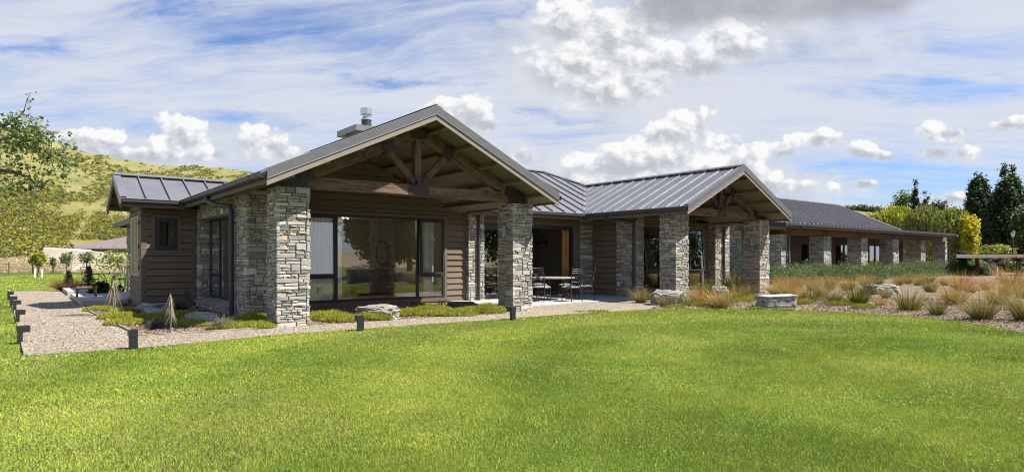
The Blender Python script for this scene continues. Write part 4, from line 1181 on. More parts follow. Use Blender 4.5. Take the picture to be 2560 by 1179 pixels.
q = MB(); q.box(36.5, 40.3, 19.45, 19.9, .48, .60); q.box(46.95, 51.1, 19.45, 19.9, .52, .62); q.box(57.6, 61.5, 19.45, 19.9, .5, .6)
for x in (37.0, 39.8, 47.4, 50.7, 58.0, 61.0): q.box(x, x + .25, 19.5, 19.85, .12, .5)
q.build('verandah_ledge', 'concrete', house)
q = MB(); q.box(24.45, 35.2, 24.0, 24.1, 0, 3.0); q.build('wall_cladding', 'brown_trim', house)

# ================================================================== THINGS IN THE ROOMS
def curtain(x0, x1, y, z0, z1, label, fold=0.035, n=60):
    b = MB(); vs = []
    for i in range(n + 1):
        f = i / n; x = x0 + (x1 - x0) * f
        yy = y + fold * math.sin(f * (x1 - x0) / 0.11 * 2 * math.pi) + fold * .4 * math.sin(f * 31)
        vs += [(x, yy, z0), (x, yy * .6 + y * .4, z1)]
    b.add(vs, [(2 * i, 2 * i + 2, 2 * i + 3, 2 * i + 1) for i in range(n)])
    o = b.build('curtain', 'curtain_cloth', smooth=True)
    tag(o, label, 'curtain')
curtain(5.5, 7.02, 17.33, 0.22, 2.55, 'wide white sheer curtain behind the far end of the picture window')
curtain(7.14, 7.32, 17.36, 0.22, 2.6, 'narrow gathered white curtain beside the big middle pane')
curtain(10.05, 10.42, 17.38, 0.22, 2.55, 'gathered white curtain behind the tilted-open sash')
sb = thing('sideboard', 'dark wooden sideboard inside below the oval mirror', 'sideboard', (10.2, 22.2, 0.04))
b = MB(); b.box(9.75, 11.34, 21.75, 22.3, .10, .92); b.box(9.7, 11.38, 21.7, 22.32, .92, .97); b.build('cabinet', 'dark_wood', sb)
for x in (9.8, 11.24):
    for y in (21.78, 22.2): b = MB(); b.box(x, x + .06, y, y + .06, .04, .10); b.build('leg', 'dark_wood', sb)
mi = thing('mirror', 'oval dark-framed mirror standing on the sideboard indoors', 'mirror', (10.1, 22.1, 0.97))
b = MB(); b.tube([(10.92 + .24 * math.cos(a), 22.05, 1.62 + .43 * math.sin(a)) for a in np.linspace(0, 2 * math.pi, 33)], .03, 6, cap=False); b.build('frame', 'dark_wood', mi)
b = MB(); b.add([(10.92 + .23 * math.cos(a), 22.06, 1.62 + .42 * math.sin(a)) for a in np.linspace(0, 2 * math.pi, 33)[:-1]], [tuple(range(32))]); b.build('mirror_glass', 'mirror_glass', mi)
b = MB(); b.box(10.77, 11.07, 21.98, 22.14, .97, 1.03); b.box(10.89, 10.95, 22.03, 22.09, 1.0, 1.2); b.build('stand', 'dark_wood', mi)
pc = thing('picture', 'dark framed picture on the inside wall', 'picture', (8.5, 22.58, 1.3))
b = MB(); frame_xz(b, 7.7, 8.4, 22.58, 1.1, 2.05, .05, -.03, .01); b.build('frame', 'dark_wood', pc)
b = MB(); b.box(7.75, 8.35, 22.56, 22.58, 1.15, 2.0); b.build('canvas', 'dark_wood', pc)
la = thing('ceiling_lamp', 'lit three-bulb lamp at the ceiling inside', 'lamp', (7.9, 18.9, 2.78))
lp = dep(860, 20.2, 544)
b = MB(); b.lathe([(.0, 2.78), (.12, 2.78), (.12, 2.75), (.0, 2.74)], 14, lp.x, lp.y)
for i in range(3):
    a = i * 2.1; b.tube([(lp.x, lp.y, 2.75), (lp.x + .12 * math.cos(a), lp.y + .12 * math.sin(a), 2.70)], .012, 6)
b.build('rose', 'grey_light', la)
for i in range(3):
    a = i * 2.1; q = MB(); q.lathe([(0, 2.66), (.022, 2.667), (.028, 2.685), (.02, 2.705), (0, 2.71)], 12, lp.x + .13 * math.cos(a), lp.y + .13 * math.sin(a)); q.build('bulb', 'lit_bulb', la)
pl_ = bpy.data.lights.new('lamp_light', 'POINT'); pl_.energy = 30; pl_.color = (1.0, .88, .74); pl_.shadow_soft_size = .15
plo = bpy.data.objects.new('lamp_light', pl_); col.objects.link(plo); plo.location = (lp.x, lp.y, 2.55); plo.parent = la; plo.matrix_parent_inverse = Matrix.Translation(-Vector(la.location))
kc = thing('kitchen_bench', 'dark kitchen bench with splashback seen through the open sliders', 'bench', (15.5, 22.8, 0.04))
b = MB(); b.box(13.5, 17.25, 22.4, 23.1, .04, .90); b.build('cabinet', 'dark_wood', kc)
b = MB(); b.box(13.45, 17.27, 22.36, 23.12, .90, .95); b.build('worktop', 'grey_light', kc)
b = MB(); b.box(14.3, 16.6, 23.1, 23.15, .95, 1.65); b.build('splashback', 'dark_wood', kc)
hp = thing('pendant_lamp', 'dark triangular pendant lamp hanging in the kitchen', 'lamp', (14.9, 20.5, 2.78))
b = MB(); q0 = dep(1344, 25.5, 590)
b.tube([(q0.x, q0.y, 2.78), (q0.x, q0.y, 2.5)], .012, 6)
for s_ in (-1, 1): b.tube([(q0.x, q0.y, 2.5), (q0.x + s_ * .42, q0.y, 2.08)], .014, 6)
b.tube([(q0.x - .55, q0.y, 2.06), (q0.x + .55, q0.y, 2.06)], .022, 6); b.build('hanger', 'iron', hp)
b = MB()
for s_ in (-.45, 0, .45): b.lathe([(.03, 2.05), (.10, 1.96), (.09, 1.96), (.02, 2.04)], 12, q0.x + s_, q0.y)
b.build('lamp_shade', 'iron', hp)

# ================================================================== FURNITURE ON THE PATIO
tb = thing('patio_table', 'round pale-topped wrought-iron table on the patio', 'table', (14.08, 15.77, 0.035), local=True)
b = MB(); b.lathe([(0, .70), (.70, .70), (.735, .715), (.735, .735), (.72, .745), (0, .745)], 40); b.build('tabletop', 'pale_top', tb)
b = MB(); b.tube([(.55 * math.cos(a), .55 * math.sin(a), .69) for a in np.linspace(0, 2 * math.pi, 25)], .014, 6); b.tube([(.42 * math.cos(a), .42 * math.sin(a), .16) for a in np.linspace(0, 2 * math.pi, 25)], .012, 6); b.build('ring', 'iron', tb)
for i in range(4):
    a = i * math.pi / 2 + .5; b = MB()
    prof = [(.58, .69), (.40, .55), (.26, .36), (.30, .20), (.46, .14)]
    b.tube([(r * math.cos(a), r * math.sin(a), z) for r, z in prof], .016, 6)
    cr = .50; b.tube([((cr + .10 * math.cos(u)) * math.cos(a), (cr + .10 * math.cos(u)) * math.sin(a), .118 + .10 * math.sin(u)) for u in np.linspace(0.3, 2 * math.pi + 1.4, 18)], .013, 6)
    b.build('leg', 'iron', tb)
def make_chair(loc, rz, label, cush=True):
    t_ = thing('patio_chair', label, 'chair', loc, 'wrought-iron chairs round the patio table', local=True)
    t_.rotation_euler = (0, 0, rz)
    for sx in (-1, 1):
        b = MB(); b.tube([(sx * .20, -.21, 0), (sx * .205, -.20, .44)], .017, 6); b.build('leg', 'iron', t_)
        b = MB(); b.tube([(sx * .22, .30, 0), (sx * .205, .22, .42), (sx * .20, .25, .75), (sx * .195, .31, 1.06)], .017, 6); b.lathe([(0, 1.05), (.018, 1.06), (.018, 1.085), (0, 1.095)], 8, sx * .195, .312); b.build('leg', 'iron', t_)
    b = MB()
    for z, y in ((1.02, .305), (.97, .298), (.91, .287), (.62, .236)): b.tube([(-.2, y, z), (0, y + .03, z), (.2, y, z)], .015, 6)
    b.tube([(-.19, .288, .91), (0, .275, .765), (.19, .24, .62)], .013, 6); b.tube([(.19, .288, .91), (0, .285, .765), (-.19, .24, .62)], .013, 6)
    b.tube([(.055 * math.cos(a), .275, .765 + .055 * math.sin(a)) for a in np.linspace(0, 2 * math.pi, 15)], .013, 6)
    b.build('backrest', 'iron', t_)
    b = MB(); b.tube([(-.21, -.21, .43), (.21, -.21, .43), (.21, .22, .43), (-.21, .22, .43), (-.21, -.21, .43)], .017, 6); b.tube([(-.20, -.2, .2), (.20, .24, .2)], .012, 6); b.tube([(.20, -.2, .2), (-.20, .24, .2)], .012, 6); b.build('seat_frame', 'iron', t_)
    b = MB(); vs = []; n = 10
    for i in range(n + 1):
        for j in range(n + 1):
            u, v = i / n * 2 - 1, j / n * 2 - 1
            rr = max(abs(u), abs(v)); z = .455 + .045 * (1 - rr ** 4) + random.uniform(-.003, .003)
            vs.append((u * .225, v * .225, z))
    b.add(vs, [(i * (n + 1) + j, (i + 1) * (n + 1) + j, (i + 1) * (n + 1) + j + 1, i * (n + 1) + j + 1) for i in range(n) for j in range(n)])
    b.box(-.22, .22, -.22, .22, .435, .458); b.build('seat', 'cushion', t_, smooth=False)
    return t_
tc_ = Vector((14.08, 15.77))
CH = [(-0.42, -0.95, 'wrought-iron chair nearest the lawn, on the pillar side of the patio table'), (0.52, -0.88, 'wrought-iron chair nearest the lawn with its back to the bed of tussocks'),
      (1.08, -0.10, 'wrought-iron chair seen sideways at the end of the patio table'), (-0.40, 0.95, 'wrought-iron chair behind the patio table beside the open sliders'), (0.55, 0.90, 'wrought-iron chair behind the patio table before the orange door edge'), (-1.10, 0.0, 'wrought-iron chair half hidden by the stone pillar')]
for ru, fv, lb in CH:
    q = Vector((tc_.x + sa * ru + ca * fv, tc_.y - ca * ru + sa * fv)); a = math.atan2(q.y - tc_.y, q.x - tc_.x)
    make_chair((q.x, q.y, .035), a - math.pi / 2 + random.uniform(-.15, .15), lb)

# ================================================================== PATH LIGHTS
def bollard(loc, rz, label):
    t_ = thing('bollard_light', label, 'path light', loc, 'black bollard lights along the gravel', local=True); t_.rotation_euler = (0, 0, rz)
    b = MB(); b.box(-.036, .036, -.058, .058, 0, .20); b.box(-.034, .034, -.056, .056, .20, .205); b.build('post', 'black_metal', t_)
    b = MB(); b.bar((-.04, 0, .252), (.135, 0, .252), .125, .105, bev=.006); b.build('head', 'black_metal', t_)
    b = MB(); b.box(.045, .12, -.04, .04, .195, .2); b.build('lens', 'lamp_glass', t_)
BL = [((22, 751), 0, 'farthest black bollard light of the row beside the wide gravel path'), ((29, 766), 0, 'second farthest black bollard light beside the wide gravel path, overlapping the farthest one'), ((37, 779), 0, 'middle black bollard light of the row beside the wide gravel path'),
      ((44, 809), 0, 'second nearest black bollard light of the row beside the wide gravel path'), ((50, 860), 0, 'nearest black bollard light of the row, by the front corner of the wide gravel path'),
      ((333, 873), 90, 'black bollard light at the corner where wide path and narrow strip meet'), ((901, 828), 90, 'black bollard light on the gravel strip before the pale boulder'), ((1282, 800), 90, 'black bollard light in front of the stone pillar by the patio')]
for (px, rz, lb) in [(b_[0], b_[1], b_[2]) for b_ in BL]:
    p = at(*px); bollard((p.x, p.y, 0), R(rz), lb)

# ================================================================== ROCKS
def rock(base, sx, sy, h, mtl, label, rz=0.0, seed=0, flat=0.0, slab=False, tilt=0.0):
    n, m = 40, 22; vs = []
    for i in range(m + 1):
        th = math.pi * i / m
        for j in range(n):
            ph = 2 * math.pi * j / n
            d = Vector((math.sin(th) * math.cos(ph), math.sin(th) * math.sin(ph), math.cos(th)))
            q = d.copy()
            pw = 0.42 if slab else 0.62                # boxier than a ball
            q = Vector([math.copysign(abs(c) ** pw, c) for c in q]); 
            q *= 1 + 0.22 * mn.noise(d * 1.6 + Vector((seed, 0, 0))) + 0.12 * mn.noise(d * 4.0 + Vector((0, seed, 0))) + 0.05 * mn.noise(d * 11 + Vector((0, 0, seed))) - 0.10 * abs(mn.noise(d * 3.2 + Vector((seed, 3, 1)))) ** .7
            lay = 0.05 * math.sin((q.z * 9 + 2 * mn.noise(d * 2 + Vector((seed, seed, 0))))) if slab else 0.02 * math.sin(q.z * 13 + seed)
            q.x *= 1 + lay; q.y *= 1 + lay
            z = q.z * .5 + .38
            x = q.x * (1 + (0.18 * z if slab else 0))
            x2 = x * math.cos(rz) * sx / 2 - q.y * math.sin(rz) * sy / 2; y2 = x * math.sin(rz) * sx / 2 + q.y * math.cos(rz) * sy / 2
            vs.append((x2, y2, z * h + tilt * x * h * (z > .4)))
    b = MB(); b.add(vs, [(i * n + j, (i + 1) * n + j, (i + 1) * n + (j + 1) % n, i * n + (j + 1) % n) for i in range(m) for j in range(n)])
    o = b.build('rock', mtl, smooth=False); o.location = base
    tag(o, label, 'rock', 'rocks set in the beds')
    return o
def slab_rock(base, sx, sy, h, mtl, label, rz=0.0, seed=0):
    b = MB(); n = 52; zs = [0.0]; rr = random.Random(seed)
    while zs[-1] < h - .02: zs.append(min(h, zs[-1] + rr.uniform(.025, .075)))
    for k in range(len(zs) - 1):
        z0, z1 = zs[k], zs[k + 1]; f = k / (len(zs) - 1)
        ox, oy = rr.uniform(-.03, .03), rr.uniform(-.02, .05); g = .985 + .02 * f + rr.uniform(-.055, .02)
        lo = []; hi = []
        for j in range(n):
            a = 2 * pi * j / n; c, s_ = math.cos(a), math.sin(a)
            m_ = max(abs(c), abs(s_)); x, y = c / m_, s_ / m_                     # box outline
            x *= 1 - .02 * (abs(y) ** 12)
            q = 1 + .05 * mn.noise((c * 2.2 + seed, s_ * 2.2, z0 * 2)) + .05 * mn.noise((c * 6, s_ * 6 + seed, z0 * 14)) + .02 * mn.noise((c * 17, s_ * 17, k))
            x = (x * q * g + ox + (.20 * f * (1 + .3 * y) if x > 0 else .05 * f)) * sx / 2; y = (y * q * g + oy - .10 * f) * sy / 2
            X, Y = x * math.cos(rz) - y * math.sin(rz), x * math.sin(rz) + y * math.cos(rz)
            wav = .02 * mn.noise((x * 2, y * 2, seed)) + .03 * x / sx
            lo.append((X * .985, Y * .985, z0 + wav)); hi.append((X, Y, z1 + wav - .004))
        b.add(lo + hi, [(j, (j + 1) % n, n + (j + 1) % n, n + j) for j in range(n)] + [tuple(range(n, 2 * n)), tuple(range(n - 1, -1, -1))])
    o = b.build('rock', mtl); o.location = base
    tag(o, label, 'rock', 'rocks set in the beds')
pi = math.pi
def rk(px, py, wpx, hpx, mtl, label, rz=None, seed=0, ratio=0.75, fn=at, **kw):
    p = fn(px, py); D = p.x * ca + p.y * sa; s = D / F
    back = Vector((ca, sa, 0)) * (wpx * s * ratio * .35)
    rock(p + back - Vector((0, 0, .07)), wpx * s, wpx * s * ratio, hpx * s * 1.08, mtl, label, AX - math.pi / 2 if rz is None else rz, seed, **kw)
rk(935, 800, 120, 46, 'pale_rock', 'pale flat-topped boulder below the picture window, behind a bollard light', seed=3, ratio=.7)
rk(1152, 776, 90, 28, 'dark_rock', 'low dark rock by the downpipe pier in the green ground cover', seed=8)
rk(372, 784, 84, 34, 'grey_rock', 'grey streaked boulder in the side bed below the small bay window', seed=12, ratio=.8)
rk(492, 806, 84, 34, 'grey_rock', 'shaded grey rock under the sill of the recessed side window', seed=21)
rk(1672, 760, 86, 42, 'pale_rock', 'lichen-spotted boulder leaning before the second porch pillar', seed=30, fn=bed_at)
p = bed_at(1951, 773); slab_rock(p + Vector((ca, sa, 0)) * .35 - Vector((0, 0, .04)), 0.94, .62, .41, 'grey_rock', 'flat-topped layered slab of pale schist at the lawn edge', AX - math.pi / 2 + .10, 42)
rk(2214, 737, 84, 33, 'pale_rock', 'rounded pale boulder among tussocks in the wide mulch bed', seed=55, fn=bed_at)
rk(1802, 738, 42, 30, 'pale_rock', 'small pale rock half hidden by a tussock between porch pillars', seed=61, fn=bed_at)
rk(2504, 697, 22, 7, 'pale_rock', 'small white stone near the timber shelter post', seed=66, fn=bed_at)

# ================================================================== PLANTS
def strips(blades, segs=3):
    """blades: list of (base, dir, length, bend, width, colour base, colour tip) -> quads + colours"""
    vs = []; cs = []
    for (p, d, ln, bend, wd, cb, ct) in blades:
        d = Vector(d).normalized(); side = d.cross(Vector((0, 0, 1)))
        if side.length < 1e-3: side = Vector((1, 0, 0))
        a = random.uniform(0, math.pi); side.normalize()
        side = (side * math.cos(a) + d.cross(side) * math.sin(a))
        out = Vector((d.x, d.y, 0)); prev = None
        for i in range(segs + 1):
            f = i / segs
            q = Vector(p) + d * (ln * f) + out * (bend * ln * f * f) - Vector((0, 0, bend * ln * .55 * f * f))
            w_ = wd * (1 - f * .85) * .5
            l_, r_ = q - side * w_, q + side * w_
            if prev is not None:
                vs += [prev[0], prev[1], r_, l_]
                g = (i - .5) / segs
                cs.append(tuple(cb[k] * (1 - g) + ct[k] * g for k in range(3)))
            prev = (l_, r_)
    return vs, cs
GREEN = (0.075, 0.115, 0.010); OLIVE = (0.17, 0.155, 0.024); GOLD = (0.56, 0.35, 0.10); STRAW = (0.64, 0.48, 0.22); RUST = (0.52, 0.285, 0.085)
def tussock_mesh(kind_, n=430):
    bl = []; lx, ly = random.uniform(-.28, .28), random.uniform(-.28, .28); n = int(n * random.uniform(.75, 1.2))
    for i in range(n):
        a = random.uniform(0, 2 * math.pi); r_ = 0.16 * math.sqrt(random.random())
        inner = random.random()
        tilt = 0.06 + 0.66 * (r_ / .16) ** 1.2 * random.uniform(.4, 1.05)
        d = (math.cos(a) * tilt + lx * random.random(), math.sin(a) * tilt + ly * random.random(), 1.0)
        if random.random() < .08: d = (d[0] * 3, d[1] * 3, .8)
        ln = random.uniform(.35, 0.92)
        if kind_ == 'green': cb, ct, dry = GREEN, OLIVE, .28
        elif kind_ == 'gold': cb, ct, dry = OLIVE, GOLD, .72
        elif kind_ == 'rust': cb, ct, dry = OLIVE, RUST, .80
        else: cb, ct, dry = (0.11, 0.12, 0.03), (0.36, 0.29, 0.12), .5
        k = random.uniform(.7, 1.25)
        if random.random() < dry:
            ct = random.choice([GOLD, STRAW, ct]); ln *= 1.08
            if random.random() < .5: cb = OLIVE if kind_ != 'rust' else RUST
        bl.append(((math.cos(a) * r_, math.sin(a) * r_, 0), d, ln, random.uniform(.05, .45) * (1 + tilt * .4), random.uniform(.007, .013), tuple(c * k for c in cb), tuple(c * k for c in ct)))
    vs, cs = strips(bl, 4)
    o = npmesh('tussock_grass', vs, 4, cs, 'grass_blade_plain'); me = o.data; bpy.data.objects.remove(o); return me
mat('grass_blade_plain', m_leaf(0.6, 0.3, False))
TM = {k: [tussock_mesh(k) for _ in range(4)] for k in ('green', 'gold', 'mix', 'rust')}
TUS = [  # base x, y, height, kind, label
 (1603, 757, 56, 'mix', 'green and straw tussock at the patio corner, first of the bed'), (1661, 765, 44, 'mix', 'tussock with greyish blades standing before the lichen-spotted boulder'),
 (1720, 768, 42, 'green', 'low dark-based tussock with orange tips before the second porch pillar'), (1753, 760, 62, 'rust', 'orange tussock just beside the second porch pillar'),
 (1803, 771, 70, 'gold', 'tall straw tussock nearest the lawn between the porch pillars'), (1766, 738, 60, 'green', 'greener tussock in shade under the second porch window'),
 (1840, 757, 64, 'gold', 'golden tussock to the left of the layered schist slab'), (1874, 752, 58, 'green', 'green-hearted tussock beside the schist slab before the third porch pillar'),
 (1828, 728, 74, 'green', 'tall arching tussock in front of the shaded entry between pillars'), (1858, 730, 66, 'gold', 'golden tussock touching the shaded face of the third porch pillar'),
 (1940, 738, 52, 'gold', 'golden tussock right behind the layered schist slab'), (1972, 742, 54, 'gold', 'golden tussock behind the pointed end of the schist slab'), (2000, 750, 48, 'rust', 'rusty tussock leaning past the end of the schist slab'),
 (2024, 760, 62, 'green', 'dark green tussock standing alone past the schist slab'), (2085, 758, 64, 'mix', 'fan-shaped tussock midway between schist slab and rounded boulder'), (2053, 742, 58, 'mix', 'grey-green tussock set back between two front tussocks'),
 (2145, 760, 84, 'green', 'big tussock with dark base left of the rounded boulder'), (2198, 765, 34, 'rust', 'small orange tuft in front of the rounded boulder'), (2214, 746, 42, 'mix', 'short green and gold tussock against the rounded boulder'),
 (2271, 782, 88, 'green', 'tall dark green tussock at the lawn edge past the rounded boulder'), (2327, 730, 54, 'green', 'compact round tussock in the middle of the mulch bed'), (2343, 788, 60, 'green', 'spreading green tussock at the lawn edge beside the tallest one'),
 (2386, 761, 76, 'gold', 'golden-topped tussock behind the spreading green one'), (2404, 726, 62, 'rust', 'brown upright tussock before the hedge'), (2427, 731, 38, 'rust', 'low orange tuft in front of the brown upright tussock'),
 (2454, 798, 96, 'mix', 'wide olive tussock nearest the camera in the mulch bed'), (2494, 760, 74, 'gold', 'feathery golden tussock behind the wide olive one'), (2468, 724, 44, 'gold', 'small golden tussock below the timber shelter'),
 (2536, 722, 74, 'gold', 'tall golden tussock beneath the timber shelter posts'), (2566, 800, 110, 'mix', 'grey-green tussock cut by the picture edge'), (2300, 712, 40, 'gold', 'pale tussock behind the rounded boulder by the hedge'),
 (2245, 712, 38, 'gold', 'thin straw tussock against the hedge above the rounded boulder'), (2170, 722, 46, 'mix', 'straw tussock left of the rounded boulder by the hedge'), (2120, 726, 46, 'gold', 'straw tussock before the hedge'), (2074, 724, 50, 'mix', 'olive tussock before the near end of the hedge'),
 (2362, 714, 40, 'gold', 'wispy pale tussock close under the far half of the hedge'), (2030, 726, 48, 'gold', 'golden tussock close to the near end of the hedge'), (1985, 722, 46, 'gold', 'golden tussock below the verandah downpipe'), (1950, 722, 44, 'rust', 'rusty tussock beside the third porch pillar foot'), (2515, 738, 56, 'gold', 'golden tussock leaning between two taller golden ones'), (2560, 745, 62, 'gold', 'golden tussock half cut by the picture edge behind the grey-green one')]
for i, (px, py, h, kd, lb) in enumerate(TUS):
    p = bed_at(px, py); D = p.x * ca + p.y * sa
    o = bpy.data.objects.new('tussock_grass', random.choice(TM[kd])); col.objects.link(o)
    s_ = h * D / F / 0.92
    o.location = p - Vector((0, 0, .01)); o.scale = (s_ * random.uniform(.9, 1.15), s_ * random.uniform(.9, 1.15), s_); o.rotation_euler = (0, 0, random.uniform(0, 6.28))
    tag(o, lb, 'tussock', 'tussock grasses in the mulch bed'); kind(o, 'thing')

for i in range(13):
    p = bed_at(1965 + i * 37 + random.uniform(-14, 14), 705 + random.uniform(0, 15)); D = p.x * ca + p.y * sa
    o = bpy.data.objects.new('tussock_grass', random.choice(TM[random.choice(('gold', 'mix', 'green', 'mix'))])); col.objects.link(o)
    s_ = random.uniform(24, 36) * D / F / .92; o.location = p - Vector((0, 0, .01)); o.scale = (s_ * 1.15, s_ * 1.15, s_); o.rotation_euler = (0, 0, random.uniform(0, 6.28))
    tag(o, 'pale tussock in the mass along the foot of the hedge', 'tussock', 'tussocks massed along the foot of the hedge'); kind(o, 'thing')

def leaf_quads(P, size, N=None, aspect=0.6, updir=0.3):
    """rhombic leaves centred on P (n,3)"""
    n = len(P)
    nrm = rng.normal(size=(n, 3)); nrm[:, 2] = np.abs(nrm[:, 2]) + updir
    if N is not None: nrm = nrm * 0.75 + N
    nrm /= np.linalg.norm(nrm, axis=1, keepdims=True)
    u = np.cross(nrm, rng.normal(size=(n, 3))); u /= np.linalg.norm(u, axis=1, keepdims=True) + 1e-9
    v = np.cross(nrm, u)
    s = (np.asarray(size) * np.ones(n))[:, None]
    out = np.empty((n, 4, 3)); out[:, 0] = P - u * s * .5; out[:, 1] = P - v * s * .5 * aspect - u * s * .08; out[:, 2] = P + u * s * .5; out[:, 3] = P + v * s * .5 * aspect - u * s * .08
    return out.reshape(-1, 3)
def cols(n, palette, weights, jit=0.2, clump=None):
    pal = np.array(palette); w_ = np.array(weights, float); w_ /= w_.sum()
    c = pal[rng.choice(len(pal), n, p=w_)] * rng.uniform(1 - jit, 1 + jit, (n, 1))
    if clump is not None: c = c * clump[:, None]
    return c
def clump_points(ells, nclump, per, spread, shell=0.75):
    """clumps near the surface of ellipsoids; returns points, outward normals, per-leaf clump shade of leaf colour"""
    vol = np.array([e[3] * e[4] * e[5] for e in ells]) ** (2 / 3.); vol /= vol.sum()
    P = []; N = []; S = []
    for i in range(nclump):
        e = ells[rng.choice(len(ells), p=vol)]
        d = rng.normal(size=3); d /= np.linalg.norm(d)
        r_ = rng.uniform(shell, 1.0) if rng.random() < .8 else rng.uniform(.3, 1)
        c = np.array(e[:3]) + d * r_ * np.array(e[3:6])
        k = max(3, int(per * rng.uniform(.5, 1.5)))
        q = c + rng.normal(size=(k, 3)) * np.array(spread)
        P.append(q); N.append(np.repeat(d[None], k, 0)); S.append(np.full(k, rng.uniform(.72, 1.25)))
    return np.vstack(P), np.vstack(N), np.hstack(S)

# ---- clipped lawn: real blades close to the camera, broader towards the house
LP = np.array(LAWN_EDGE + [(13.52, 11.25)] + BED_EDGE[1:] + [(13.0, -4.0), (-6, -4.0), (-9.0, 22.0), (-0.10, 22.0), (-0.08, 18.17), (0.05, 11.43)])
def inpoly(P, x, y):
    r_ = np.zeros(len(x), bool); j = len(P) - 1
    for i in range(len(P)):
        xi, yi = P[i]; xj, yj = P[j]
        cnd = ((yi > y) != (yj > y)) & (x < (xj - xi) * (y - yi) / (yj - yi + 1e-12) + xi)
        r_ ^= cnd; j = i
    return r_
from math import pi
def vnoise(x, y, s, seed):                            # cheap smooth noise for arrays
    g = np.random.default_rng(seed).random((64, 64)); X = x / s; Y = y / s
    xi = np.floor(X).astype(int); yi = np.floor(Y).astype(int); fx_ = X - xi; fy_ = Y - yi
    fx_ = fx_ * fx_ * (3 - 2 * fx_); fy_ = fy_ * fy_ * (3 - 2 * fy_)
    G = lambda a, c: g[a % 64, c % 64]
    return (G(xi, yi) * (1 - fx_) + G(xi + 1, yi) * fx_) * (1 - fy_) + (G(xi, yi + 1) * (1 - fx_) + G(xi + 1, yi + 1) * fx_) * fy_
LP2 = np.array([(-0.10, 22.0), (-0.38, 34.5), (1.8, 33.5), (4.5, 34.5), (14, 64), (6, 68), (-45, 60), (-30, 22)])
LP[-4] = (-14.0, 22.0)
def lawn_blades():
    V = []; C = []
    for (r0, r1, den, w0, h0) in ((2.6, 4.6, 19000, .0024, .020), (4.6, 7, 11500, .0034, .021), (7, 10, 6000, .0052, .023), (10, 14, 3000, .0080, .026), (14, 24, 1100, .013, .030), (24, 40, 330, .026, .034), (40, 66, 110, .05, .040)):
        th0, th1 = (AX - R(52), AX + R(52)) if r1 < 25 else (AX + R(28), AX + R(50))
        area = (r1 * r1 - r0 * r0) / 2 * (th1 - th0); n = int(area * den)
        rr = np.sqrt(rng.uniform(r0 * r0, r1 * r1, n)); th = rng.uniform(th0, th1, n)
        x, y = rr * np.cos(th), rr * np.sin(th)
        ok = inpoly(LP if r1 < 25 else LP2, x + (vnoise(x, y, .16, 81) - .5) * .16, y + (vnoise(x, y, .16, 82) - .5) * .16); x, y = x[ok], y[ok]; n = len(x)
        hn = vnoise(x, y, 1.1, 5) * .6 + vnoise(x, y, .35, 6) * .4
        cl = vnoise(x, y, 0.9, 9) * .55 + vnoise(x, y, .28, 10) * .45      # clover patches
        isc = rng.random(n) < np.clip((cl - .50) * 2.2, 0, .38)
        h = h0 * (.65 + .6 * hn) * rng.uniform(.6, 1.25, n); wd = w0 * rng.uniform(.7, 1.3, n)
        a = rng.uniform(0, 2 * pi, n); ln = rng.uniform(.1, .85, n) * h
        h = np.where(isc, h * .85, h); 
        dx, dy = np.cos(a), np.sin(a)
        la = rng.uniform(0, 2 * pi, n)
        tip = np.stack([x + np.cos(la) * ln, y + np.sin(la) * ln, h], 1)
        b0 = np.stack([x - dx * wd, y - dy * wd, np.full(n, .0)], 1); b1 = np.stack([x + dx * wd, y + dy * wd, np.full(n, .0)], 1)
        # clover: small flat leaflets held level near the top
        cw = np.minimum(wd * 1.6, .0085)
        b0[isc] = np.stack([x - dx * cw, y - dy * cw, h * rng.uniform(.25, 1, n)], 1)[isc]; b1[isc] = np.stack([x + dx * cw, y + dy * cw, h * rng.uniform(.25, 1, n)], 1)[isc]
        tip[isc] = np.stack([x - dy * cw * 1.5, y + dx * cw * 1.5, h * 1.0], 1)[isc]
        V.append(np.stack([b0, b1, tip], 1).reshape(-1, 3))
        base = np.array([0.425, 0.48, 0.070]); dk = np.array([0.20, 0.315, 0.036]); straw = np.array([0.50, 0.46, 0.19]); clo = np.array([0.235, 0.350, 0.040])
        f = np.clip(vnoise(x, y, 2.9, 3) * .8 + vnoise(x, y, .8, 4) * .6 + vnoise(x, y, .22, 21) * .5 - .46 + rng.normal(0, .13, n), 0, 1)[:, None]
        c = base * f + dk * (1 - f)
        sw = (rng.random(n) < .05 + .16 * (vnoise(x, y, 1.7, 14) > .62)); c[sw] = straw
        c[isc] = clo
        dm = np.hypot(x - 9.5, y - 3.0) + .5 * vnoise(x, y, 3.0, 41)                 # mower passes: sheen of leaning blades painted as colour bands
        band = np.clip(np.sin(dm * 2 * pi / 3.1) * 1.6, -1, 1)
        c = c * (1 + .085 * band)[:, None] * np.array([1.0, 1.0, 1.0]) + np.maximum(band, 0)[:, None] * np.array([.018, .008, .006])
        c *= rng.uniform(.62, 1.28, (n, 1))  # random blade tone; the dark blades stand in for clover shadows
        C.append(c)
    o = npmesh('grass', np.vstack(V), 3, np.vstack(C), 'grass_blade_plain')
    kind(o, 'stuff'); o['label'] = 'short mown grass with clover patches'; 
lawn_blades()

